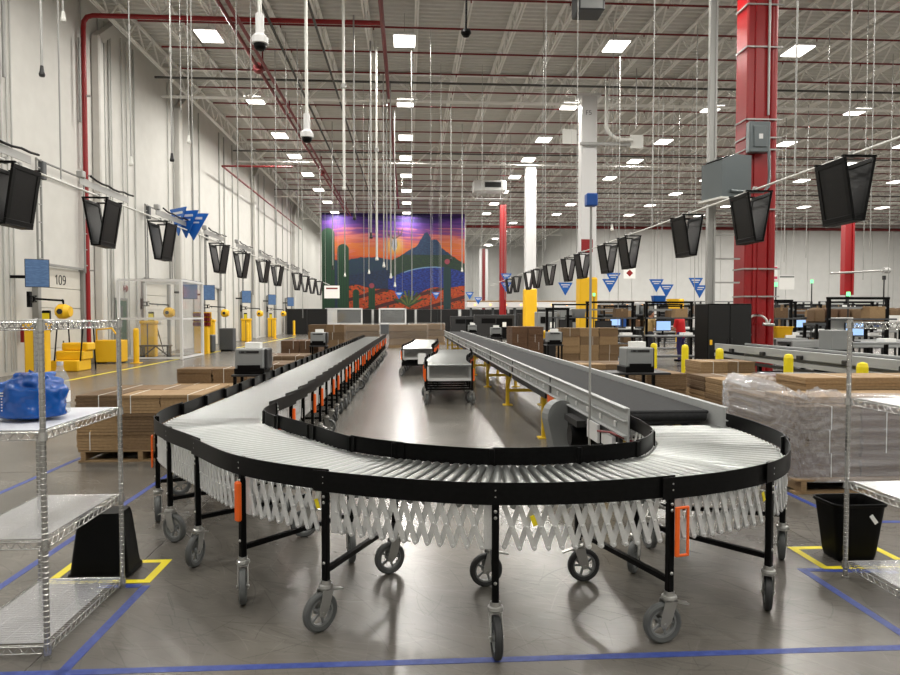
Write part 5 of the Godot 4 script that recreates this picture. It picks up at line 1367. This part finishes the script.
	# stack lights on poles
	var sl := [[11.2, 2.45, 20.0, true, "beside the paired wall notices"], [12.15, 2.1, 18.0, true, "over the brown sacks' end"], [14.05, 2.62, 19.2, false, "tallest above the brown sacks"], [15.0, 2.0, 20.4, false, "at the picture's edge"], [14.8, 2.75, 24.0, true, "by the red pipe column"], [7.1, 2.3, 25.5, true, "above the benches behind the lone printer"]]
	for q in sl:
		var s := thing("stack_light", "thin pole with signal lamp " + q[4], "signal lamp", at(q[0], 0, q[2]), 0.0, "signal poles")
		part("pole", mb().cyl(Vector3.ZERO, Vector3(0, q[1], 0), 0.02, 6), M.charcoal, s)
		part("signal_lens", mb().lathe([Vector2(0, 0.12), Vector2(0.05, 0.12), Vector2(0.05, 0), Vector2(0, 0)], 10, Vector3(0, q[1], 0)), glow(Color(0.5, 1.0, 0.65), 1.2) if q[3] else M.charcoal, s)
		part("base", mb().box(Vector3(0, 0.01, 0), Vector3(0.2, 0.02, 0.2)), M.black, s)
	# grey machine partitions behind the column
	for q in [[7.4, 36.0, 1.1, 1.75, "grey control cabinet between the two white columns"], [8.9, 36.0, 1.6, 1.85, "glazed grey partition between the two white columns"], [5.6, 44.0, 2.6, 1.6, "dark equipment block left of the second white column"], [8.6, 46.0, 2.2, 1.7, "dark equipment block right of the second white column"], [4.0, 48.0, 2.0, 1.5, "dark equipment block past the end of the belt line"]]:
		var m := thing("machine_cabinet", q[4], "cabinet", at(q[0], 0, q[1]))
		part("body", mb().cbox(Vector3(0, q[3] / 2, 0), Vector3(q[2], q[3], 0.7), 0.03), M.grey if q[1] < 40 else M.charcoal, m)
		part("window", mb().box(Vector3(-q[2] * 0.15, q[3] * 0.75, 0.36), Vector3(q[2] * 0.35, q[3] * 0.2, 0.02)), M.black, m)
		part("door", mb().cbox(Vector3(q[2] * 0.25, q[3] * 0.45, 0.36), Vector3(q[2] * 0.4, q[3] * 0.8, 0.02), 0.006), M.dark_grey if q[1] < 40 else M.black, m)
		part("notice", mb().box(Vector3(q[2] * 0.25, q[3] * 0.6, 0.375), Vector3(0.25, 0.3, 0.005)), M.paper, m)
	# long pale overhead chute with warm signal lamps in front of the far bay
	var ch := thing("overhead_chute", "long pale overhead sorter with small warm lamps across the far bay", "sorter", at(13.0, 0, 58.0))
	part("trough", mb().cbox(Vector3(0, 2.45, 0), Vector3(16.0, 0.5, 1.2), 0.05), M.white, ch)
	part("side_panel", mb().cbox(Vector3(0, 2.75, 0.62), Vector3(16.0, 0.12, 0.06), 0.02), M.card[2], ch)
	for k in 9: part("support", mb().box(Vector3(-7.6 + 1.9 * k, 1.1, 0), Vector3(0.16, 2.2, 0.5)), M.dark_grey, ch)
	for k in 12: part("lamp", mb().lathe([Vector2(0, 0.08), Vector2(0.09, 0.05), Vector2(0.09, 0), Vector2(0, 0)], 8, Vector3(-7.3 + 1.32 * k, 2.45, 0.61), Basis(Vector3.RIGHT, PI / 2)), glow(Color(1.0, 0.72, 0.42), 1.6), ch)
	var tw := thing("lift_tower", "yellow lift tower behind the benches", "tower", at(15.6, 0, 38.0))
	part("mast", mb().cbox(Vector3(0, 1.25, 0), Vector3(0.35, 2.5, 0.35), 0.03), M.yellow, tw)
	part("head", mb().cbox(Vector3(-0.3, 2.2, 0.1), Vector3(0.7, 0.55, 0.4), 0.04), M.yellow, tw)
	# dark forklift-like cart by the yellow column guard
	var fk := thing("pallet_jack", "dark and yellow powered pallet truck at the foot of the marked column", "pallet truck", at(4.95, 0, 22.6))
	part("chassis", mb().cbox(Vector3(0, 0.45, 0), Vector3(1.0, 0.7, 1.2), 0.06), M.charcoal, fk)
	part("battery_cover", mb().cbox(Vector3(0, 0.9, -0.1), Vector3(0.9, 0.3, 0.8), 0.05), M.yellow, fk)
	part("mast", mb().box(Vector3(-0.35, 1.0, 0.4), Vector3(0.08, 1.6, 0.08)).box(Vector3(0.35, 1.0, 0.4), Vector3(0.08, 1.6, 0.08)).box(Vector3(0, 1.78, 0.4), Vector3(0.8, 0.08, 0.1)), M.black, fk)
	for x in [-0.4, 0.4]: part("wheel", mb().cyl(Vector3(x - 0.06, 0.13, 0.45), Vector3(x + 0.06, 0.13, 0.45), 0.13, 14), M.black, fk)
	person("person in a tan shirt standing at the packing benches", Vector2(8.55, 23.6), PI * 0.6, Color(0.62, 0.52, 0.33), Color(0.12, 0.12, 0.16))
	person("person in a red shirt leaning over a bench left of the black cabinet", Vector2(9.25, 22.4), PI * 1.2, Color(0.72, 0.05, 0.08), Color(0.14, 0.10, 0.32))
	# distant storage racks along the far side of the benches
	var rp := [[12.6, 39.5], [17.3, 39.5], [22.0, 39.5], [26.7, 39.5], [15.5, 48.0], [20.5, 48.0], [25.5, 48.0], [30.5, 48.0]]
	var tones := [M.card[1], M.card_dark, M.dark_grey, M.grey, M.card[0], M.paper, M.charcoal, M.blue]
	for k in 8:
		var p: Array = rp[k]
		var r := thing("storage_rack", "dark storage rack beyond the benches, %s from the white columns, %s row" % [ORD[k % 4], "front" if k < 4 else "rear"], "rack", at(p[0], 0, p[1]), 0.0, "distant storage racks")
		for x in [-2.1, 0.0, 2.1]:
			for z in [-0.4, 0.4]: part("upright", mb().box(Vector3(x, 1.2, z), Vector3(0.09, 2.4, 0.09)), M.charcoal, r)
		for y in [0.12, 0.85, 1.6]: part("shelf", mb().box(Vector3(0, y, 0), Vector3(4.2, 0.07, 0.85)), M.dark_grey, r)
		part("back_panel", mb().box(Vector3(0, 1.2, -0.42), Vector3(4.1, 2.0, 0.02)), M.charcoal, r)
		part("top_rail", mb().box(Vector3(0, 2.37, 0.4), Vector3(4.2, 0.07, 0.07)), M.grey, r)
		for j in 2:
			for i in 5:
				var s := Vector3(rng.randf_range(0.45, 0.66), rng.randf_range(0.3, 0.58), 0.5)
				carton("box on the %s shelf of the %s %s-row rack, %s along" % [["middle", "top"][j], ORD[k % 4], "front" if k < 4 else "rear", ORD[i]], p[0] - 1.6 + 0.8 * i, 0.89 + 0.75 * j, p[1], s, 0.0, tones[rng.randi() % 8])
	# wall notices and hanging blue triangles
	for q in [[16.5, 3.5, 30.0, "white notice with pink bands hanging right of the red column"], [17.6, 3.1, 30.5, "pale notice with grey heading hanging right of the pink-banded one"], [13.3, 4.1, 40.0, "white notice with a red diamond above the benches"]]:
		var n := thing("hanging_notice", q[3], "sign", at(q[0], q[1], q[2]))
		part("board", mb().box(Vector3.ZERO, Vector3(0.72, 0.66, 0.02)), M.paper, n)
		if q[0] > 16.0 and q[0] < 17.0:
			for y in [-0.22, 0.22]: part("band", mb().box(Vector3(0, y, 0.012), Vector3(0.7, 0.12, 0.006)), flat(Color(0.85, 0.25, 0.4), 0.6), n)
		elif q[0] < 14.0: part("diamond", mb().box(Vector3(0, 0, 0.012), Vector3(0.3, 0.3, 0.006), Basis(Vector3.BACK, PI / 4)), M.red, n)
		else: part("band", mb().box(Vector3(0, 0.26, 0.012), Vector3(0.7, 0.08, 0.006)), M.grey, n)
		for g in [-0.3, 0.3]: part("wire", mb().cyl(Vector3(g, 0.33, 0), Vector3(g, 11.0 - q[1], 0), 0.008, 5), M.conduit, n)
	var tri := PackedVector2Array([Vector2(-0.29, 0.24), Vector2(0.29, 0.24), Vector2(0.0, -0.27)])
	var tm := mb().prism(tri, 0.02).mesh()
	var tl := mb().box(Vector3(0, 0.15, 0.012), Vector3(0.34, 0.045, 0.004)).box(Vector3(0, 0.07, 0.012), Vector3(0.22, 0.03, 0.004)).mesh()
	var ts := [[8.0, 2.98, 26.0, "upper one of the pair right of the marked column"], [7.62, 2.70, 25.2, "lower one of the pair right of the marked column"], [9.72, 2.74, 26.0, "left one of the pair above the benches"], [10.2, 2.55, 26.2, "lower right one of the pair above the benches"], [11.3, 2.80, 26.0, "upper one of the pair left of the red column"], [11.55, 2.52, 26.2, "lower one of the pair left of the red column"], [6.2, 2.62, 26.4, "alone between the white columns"], [5.1, 3.5, 35.0, "upper one on the slim red column"], [5.12, 3.05, 35.2, "lower one on the slim red column"], [5.0, 2.6, 48.0, "small far one beside the mural"], [-0.6, 2.9, 46.0, "before the mural's orange desert"], [1.9, 2.9, 46.0, "before the mural's agave"], [4.2, 2.9, 46.0, "before the mural's right cactus"]]
	for q in ts:
		var s := thing("triangle_sign", "blue triangular hanging sign, " + q[3], "sign", at(q[0], q[1], q[2]), 0.0, "blue triangle signs")
		part("board", tm, M.sign_blue, s); part("print", tl, M.white, s)
		for g in [-0.22, 0.22]: part("wire", mb().cyl(Vector3(g, 0.24, 0), Vector3(g, 11.0 - q[1], 0), 0.006, 5), M.conduit, s)
	for k in 3:
		var s := thing("triangle_sign", ["broad blue triangular sign turned edge-on above the dock-side rail", "second blue triangular sign in the cluster above the dock-side rail", "third, rearmost blue triangular sign above the dock-side rail"][k], "sign", at(-4.25 + 0.10 * k, 3.32 - 0.03 * k, 12.9 + 0.12 * k), -0.75 + 0.35 * k, "blue triangle signs")
		part("board", tm, M.sign_blue, s); part("print", tl, M.white, s)

# ------------------------------------------------------------------ people: smooth field over tapered bones, meshed as surface nets
func figure(bones: Array, cell: float, k: float) -> MB:
	var lo := Vector3(1e9, 1e9, 1e9); var hi := -lo
	for b in bones:
		for e in [0, 1]:
			var r: float = b[2 + e] + cell * 3
			lo = lo.min(b[e] - Vector3(r, r, r)); hi = hi.max(b[e] + Vector3(r, r, r))
	var n := Vector3i(((hi - lo) / cell).ceil()) + Vector3i.ONE
	var f := PackedFloat32Array(); f.resize(n.x * n.y * n.z)
	for z in n.z:
		for y in n.y:
			for x in n.x:
				var p := lo + Vector3(x, y, z) * cell
				var d := 1e3
				for b in bones:
					var ba: Vector3 = b[1] - b[0]
					var t := clampf((p - b[0]).dot(ba) / maxf(ba.length_squared(), 1e-6), 0, 1)
					var e := p.distance_to(b[0] + ba * t) - lerpf(b[2], b[3], t)
					var h := clampf(0.5 + 0.5 * (d - e) / k, 0, 1)
					d = lerpf(d, e, h) - k * h * (1 - h)
				f[x + n.x * (y + n.y * z)] = d
	var m := mb()
	var id := {}
	var sx: int = 1; var sy: int = n.x; var sz: int = n.x * n.y
	for z in n.z - 1:
		for y in n.y - 1:
			for x in n.x - 1:
				var i := x + sy * y + sz * z
				var c := Vector3.ZERO; var q := 0
				for e in [[0, 1], [0, 2], [0, 4], [1, 3], [1, 5], [2, 3], [2, 6], [3, 7], [4, 5], [4, 6], [5, 7], [6, 7]]:
					var a: int = e[0]; var b: int = e[1]
					var fa := f[i + (a & 1) * sx + ((a >> 1) & 1) * sy + (a >> 2) * sz]; var fb := f[i + (b & 1) * sx + ((b >> 1) & 1) * sy + (b >> 2) * sz]
					if (fa < 0) != (fb < 0):
						c += Vector3(a & 1, (a >> 1) & 1, a >> 2).lerp(Vector3(b & 1, (b >> 1) & 1, b >> 2), fa / (fa - fb)); q += 1
				if q:
					id[i] = m.v.size()
					m.v.append(lo + (Vector3(x, y, z) + c / q) * cell)
					m.n.append(Vector3(f[i + 1] - f[i], f[i + sy] - f[i], f[i + sz] - f[i]).normalized()); m.u.append(Vector2.ZERO)
	for z in range(1, n.z - 1):
		for y in range(1, n.y - 1):
			for x in range(1, n.x - 1):
				var i := x + sy * y + sz * z
				for ax in [[sx, sy, sz], [sy, sz, sx], [sz, sx, sy]]:
					if (f[i] < 0) != (f[i + ax[0]] < 0):
						var a: int = id[i]; var b: int = id[i - ax[1]]; var c: int = id[i - ax[1] - ax[2]]; var d: int = id[i - ax[2]]
						if f[i] < 0: m.ix.append_array([a, c, b, a, d, c])
						else: m.ix.append_array([a, b, c, a, c, d])
	return m

func person(label: String, at2: Vector2, turn: float, shirt: Color, trousers: Color) -> void:
	var o := thing("person", label, "person", at(at2.x, 0, at2.y), turn)
	var skin := flat(Color(0.62, 0.44, 0.34), 0.6)
	var hip := Vector3(0, 0.92, 0); var chest := Vector3(0, 1.30, 0.06); var neck := Vector3(0, 1.46, 0.08); var head := Vector3(0, 1.60, 0.12)
	var body := [[hip, chest, 0.13, 0.15], [chest, neck, 0.12, 0.06], [neck, head, 0.055, 0.095], [head, head + Vector3(0, 0.05, -0.01), 0.095, 0.09], [head + Vector3(0, -0.01, 0.09), head + Vector3(0, -0.03, 0.10), 0.02, 0.018]]
	var arms := []; var legs := []
	for g in [-1.0, 1.0]:
		var sh := Vector3(0.19 * g, 1.40, 0.06); var el := Vector3(0.25 * g, 1.13, 0.12); var wr := Vector3(0.20 * g, 1.05, 0.36)
		arms.append_array([[Vector3(0.06 * g, 1.40, 0.06), sh, 0.08, 0.065], [sh, el, 0.058, 0.045]])
		body.append_array([[sh, el, 0.052, 0.042], [el, wr, 0.042, 0.028], [wr, wr + Vector3(0, 0, 0.07), 0.032, 0.03]])
		for q in 4: body.append([wr + Vector3(0.012 * (q - 1.5), 0, 0.07), wr + Vector3(0.014 * (q - 1.5), -0.02, 0.13 - 0.008 * absf(q - 1.2)), 0.009, 0.008])
		body.append([wr + Vector3(-0.025 * g, 0, 0.03), wr + Vector3(-0.05 * g, -0.005, 0.085), 0.010, 0.009])
		var hp := Vector3(0.09 * g, 0.90, 0); var kn := Vector3(0.10 * g, 0.50, 0.03); var an := Vector3(0.11 * g, 0.09, 0)
		legs.append_array([[hp, kn, 0.10, 0.072], [kn, an, 0.070, 0.052]])
		body.append_array([[hp, kn, 0.085, 0.06], [kn, an, 0.058, 0.04], [an + Vector3(0, -0.045, -0.03), an + Vector3(0.01 * g, -0.05, 0.14), 0.04, 0.035]])
	part("body", figure(body, 0.018, 0.025), skin, o)
	part("shirt", figure([[hip, chest, 0.155, 0.17], [chest, Vector3(0, 1.42, 0.07), 0.15, 0.085]] + arms, 0.024, 0.04), flat(shirt, 0.8), o)
	part("trousers", figure([[hip + Vector3(-0.05, 0, 0), hip + Vector3(0.05, 0, 0), 0.14, 0.14]] + legs, 0.024, 0.03), flat(trousers, 0.8), o)
	part("hair", figure([[head + Vector3(0, 0.055, -0.025), head + Vector3(0, 0.02, -0.05), 0.095, 0.085]], 0.018, 0.02), flat(Color(0.05, 0.04, 0.035), 0.7), o)
	part("shoes", figure([[Vector3(-0.11, 0.045, -0.03), Vector3(-0.12, 0.042, 0.15), 0.045, 0.04], [Vector3(0.11, 0.045, -0.03), Vector3(0.12, 0.042, 0.15), 0.045, 0.04]], 0.02, 0.01), M.black, o)

func build_hanging() -> void:
	var tip := mb().lathe([Vector2(0, -0.10), Vector2(0.05, -0.09), Vector2(0.06, -0.05), Vector2(0.04, 0.02), Vector2(0.03, 0.12)], 10, Vector3.ZERO).mesh()
	# x, foot height, depth, radius, fitting at the foot
	var rods := [[-7.21, 6.38, 14.0, 0.035, 1], [-7.27, 7.88, 15.0, 0.030, 1], [-6.31, 5.08, 16.0, 0.022, 1], [-6.07, 5.63, 18.0, 0.030, 1], [-6.15, 7.13, 19.0, 0.015, 0], [-5.95, 6.35, 19.0, 0.020, 1], [-4.65, 5.28, 19.0, 0.020, 0], [-4.72, 2.34, 21.0, 0.018, 0], [-4.76, 2.85, 25.0, 0.020, 0], [-3.81, 2.63, 24.0, 0.016, 0], [-4.14, 1.46, 27.0, 0.015, 0], [-5.08, 2.46, 40.0, 0.030, 0], [-3.72, 3.92, 34.0, 0.030, 1], [-1.85, 5.31, 20.0, 0.055, 1], [-3.31, 3.69, 36.0, 0.030, 1], [-1.71, 4.73, 22.0, 0.035, 1], [-1.80, 2.20, 28.0, 0.012, 0], [-1.88, 3.66, 33.0, 0.025, 1], [-1.29, 4.36, 24.0, 0.040, 1], [-1.09, 3.59, 24.0, 0.050, 1], [-0.95, 3.56, 27.0, 0.030, 1], [-0.89, 3.50, 29.0, 0.030, 0], [-0.70, 3.18, 28.0, 0.040, 1], [-0.59, 2.95, 31.0, 0.030, 1], [0.14, 2.11, 24.0, 0.020, 0], [0.78, 1.34, 23.0, 0.012, 0], [1.27, 1.00, 26.0, 0.014, 0], [1.91, 4.10, 30.0, 0.030, 1], [2.72, 3.84, 34.0, 0.030, 1], [2.85, 2.16, 26.0, 0.013, 0], [4.75, 2.32, 33.0, 0.014, 0], [3.67, 3.32, 18.0, 0.013, 0], [6.71, 4.44, 22.0, 0.012, 1], [7.57, 1.04, 24.0, 0.016, 0], [8.85, 8.84, 26.0, 0.030, 0], [9.75, 2.17, 26.0, 0.012, 0], [12.20, 4.52, 30.0, 0.018, 0], [9.52, 1.08, 22.0, 0.016, 0], [18.31, 4.16, 32.0, 0.020, 0], [18.20, 4.19, 30.0, 0.020, 0], [14.03, 4.50, 22.0, 0.016, 0], [8.06, 4.51, 12.0, 0.017, 0], [13.96, 2.66, 20.0, 0.015, 0], [8.50, 2.78, 12.0, 0.012, 0], [17.73, 2.13, 24.0, 0.018, 0]]
	for k in rods.size():
		var q: Array = rods[k]
		var o := thing("conduit_drop", "thin %s conduit hanging from the roof, %s counting from the dock wall" % ["white" if q[3] > 0.045 else "grey", ORD[k]], "conduit", at(q[0], 0, q[2]), 0.0, "hanging conduit drops")
		part("tube", mb().cyl(Vector3(0, q[1], 0), Vector3(0, 11.12, 0), q[3] * 0.75, 8), M.white_pole if q[3] > 0.045 else M.conduit, o)
		part("coupling", mb().cyl(Vector3(0, q[1] + (11.0 - q[1]) * 0.5, 0), Vector3(0, q[1] + (11.0 - q[1]) * 0.5 + 0.12, 0), q[3] * 1.4, 8), M.conduit, o)
		if q[4] == 1: part("fitting", tip, M.white_pole if k % 3 else M.charcoal, o, tf(Vector3(0, q[1], 0)))
		if q[1] < 0.3: part("floor_flange", mb().cyl(Vector3(0, 0, 0), Vector3(0, 0.03, 0), q[3] * 3, 10), M.conduit, o)
	# dome cameras on poles
	for q in [[-2.96, 7.07, 14.0, "large white dome camera on a pole above the dock-side rail"], [-2.55, 6.12, 17.5, "smaller white dome camera on a pole toward the aisle"]]:
		var o := thing("dome_camera", q[3], "camera", at(q[0], q[1], q[2]))
		part("pole", mb().cyl(Vector3(0, 0.35, 0), Vector3(0, 10.7 - q[1], 0), 0.04, 10), M.white_pole, o)
		part("neck", mb().cyl(Vector3(0, 0.12, 0), Vector3(0, 0.55, 0), 0.085, 14), M.white, o)
		part("housing", mb().lathe([Vector2(0.0, 0.16), Vector2(0.10, 0.15), Vector2(0.165, 0.08), Vector2(0.165, -0.04), Vector2(0.13, -0.05)], 18, Vector3.ZERO), M.white, o)
		part("dome", mb().lathe([Vector2(0.13, -0.05), Vector2(0.12, -0.11), Vector2(0.08, -0.16), Vector2(0.0, -0.18)], 16, Vector3.ZERO), M.black, o)
	var h := thing("unit_heater", "grey box unit heater under the roof above the belt side", "heater", at(4.93, 10.05, 18.5))
	part("case", mb().cbox(Vector3.ZERO, Vector3(0.75, 0.55, 0.7), 0.03), M.dark_grey, h)
	part("face", mb().box(Vector3(0, -0.05, 0.355), Vector3(0.6, 0.38, 0.02)), M.grey, h)
	part("hanger", mb().cyl(Vector3(-0.3, 0.27, 0), Vector3(-0.3, 1.6, 0), 0.015, 6).cyl(Vector3(0.3, 0.27, 0), Vector3(0.3, 1.6, 0), 0.015, 6), M.conduit, h)
	var pc := thing("pendant_camera", "small black camera hanging from the roof near the centre", "camera", at(1.54, 9.00, 18.0))
	part("stem", mb().cyl(Vector3(0, 0.05, 0), Vector3(0.02, 1.9, 0), 0.03, 8), M.black, pc)
	part("head", mb().lathe([Vector2(0, 0.10), Vector2(0.12, 0.08), Vector2(0.14, 0), Vector2(0.08, -0.09), Vector2(0, -0.11)], 14, Vector3.ZERO), M.black, pc)
	var rt := thing("roof_unit", "pale suspended air unit under the roof right of the mural", "air unit", at(5.51, 10.27, 46.0))
	part("case", mb().cbox(Vector3.ZERO, Vector3(2.2, 0.7, 1.2), 0.05), M.white, rt)
	part("grille", mb().box(Vector3(0.2, 0.05, 0.61), Vector3(1.1, 0.35, 0.02)), M.charcoal, rt)
	part("tray", mb().box(Vector3(0, -0.85, 0), Vector3(1.8, 0.06, 0.8)).box(Vector3(-0.8, -0.6, 0), Vector3(0.05, 0.5, 0.05)).box(Vector3(0.8, -0.6, 0), Vector3(0.05, 0.5, 0.05)), M.white, rt)
	part("hanger", mb().cyl(Vector3(-0.8, 0.3, 0), Vector3(-0.8, 2.2, 0), 0.03, 6).cyl(Vector3(0.8, 0.3, 0), Vector3(0.8, 2.2, 0), 0.03, 6), M.conduit, rt)
	var bc := thing("beacon_pole", "thin grey pole with a blue beacon box beside the belt conveyor's end", "pole", at(1.625, 0, 5.95))
	part("pole", mb().cyl(Vector3.ZERO, Vector3(0, 2.62, 0), 0.011, 8), M.conduit, bc)
	part("foot", mb().cyl(Vector3.ZERO, Vector3(0, 0.02, 0), 0.05, 10), M.conduit, bc)
	part("beacon_box", mb().cbox(Vector3(0, 2.60, 0), Vector3(0.10, 0.11, 0.09), 0.008), M.blue, bc)
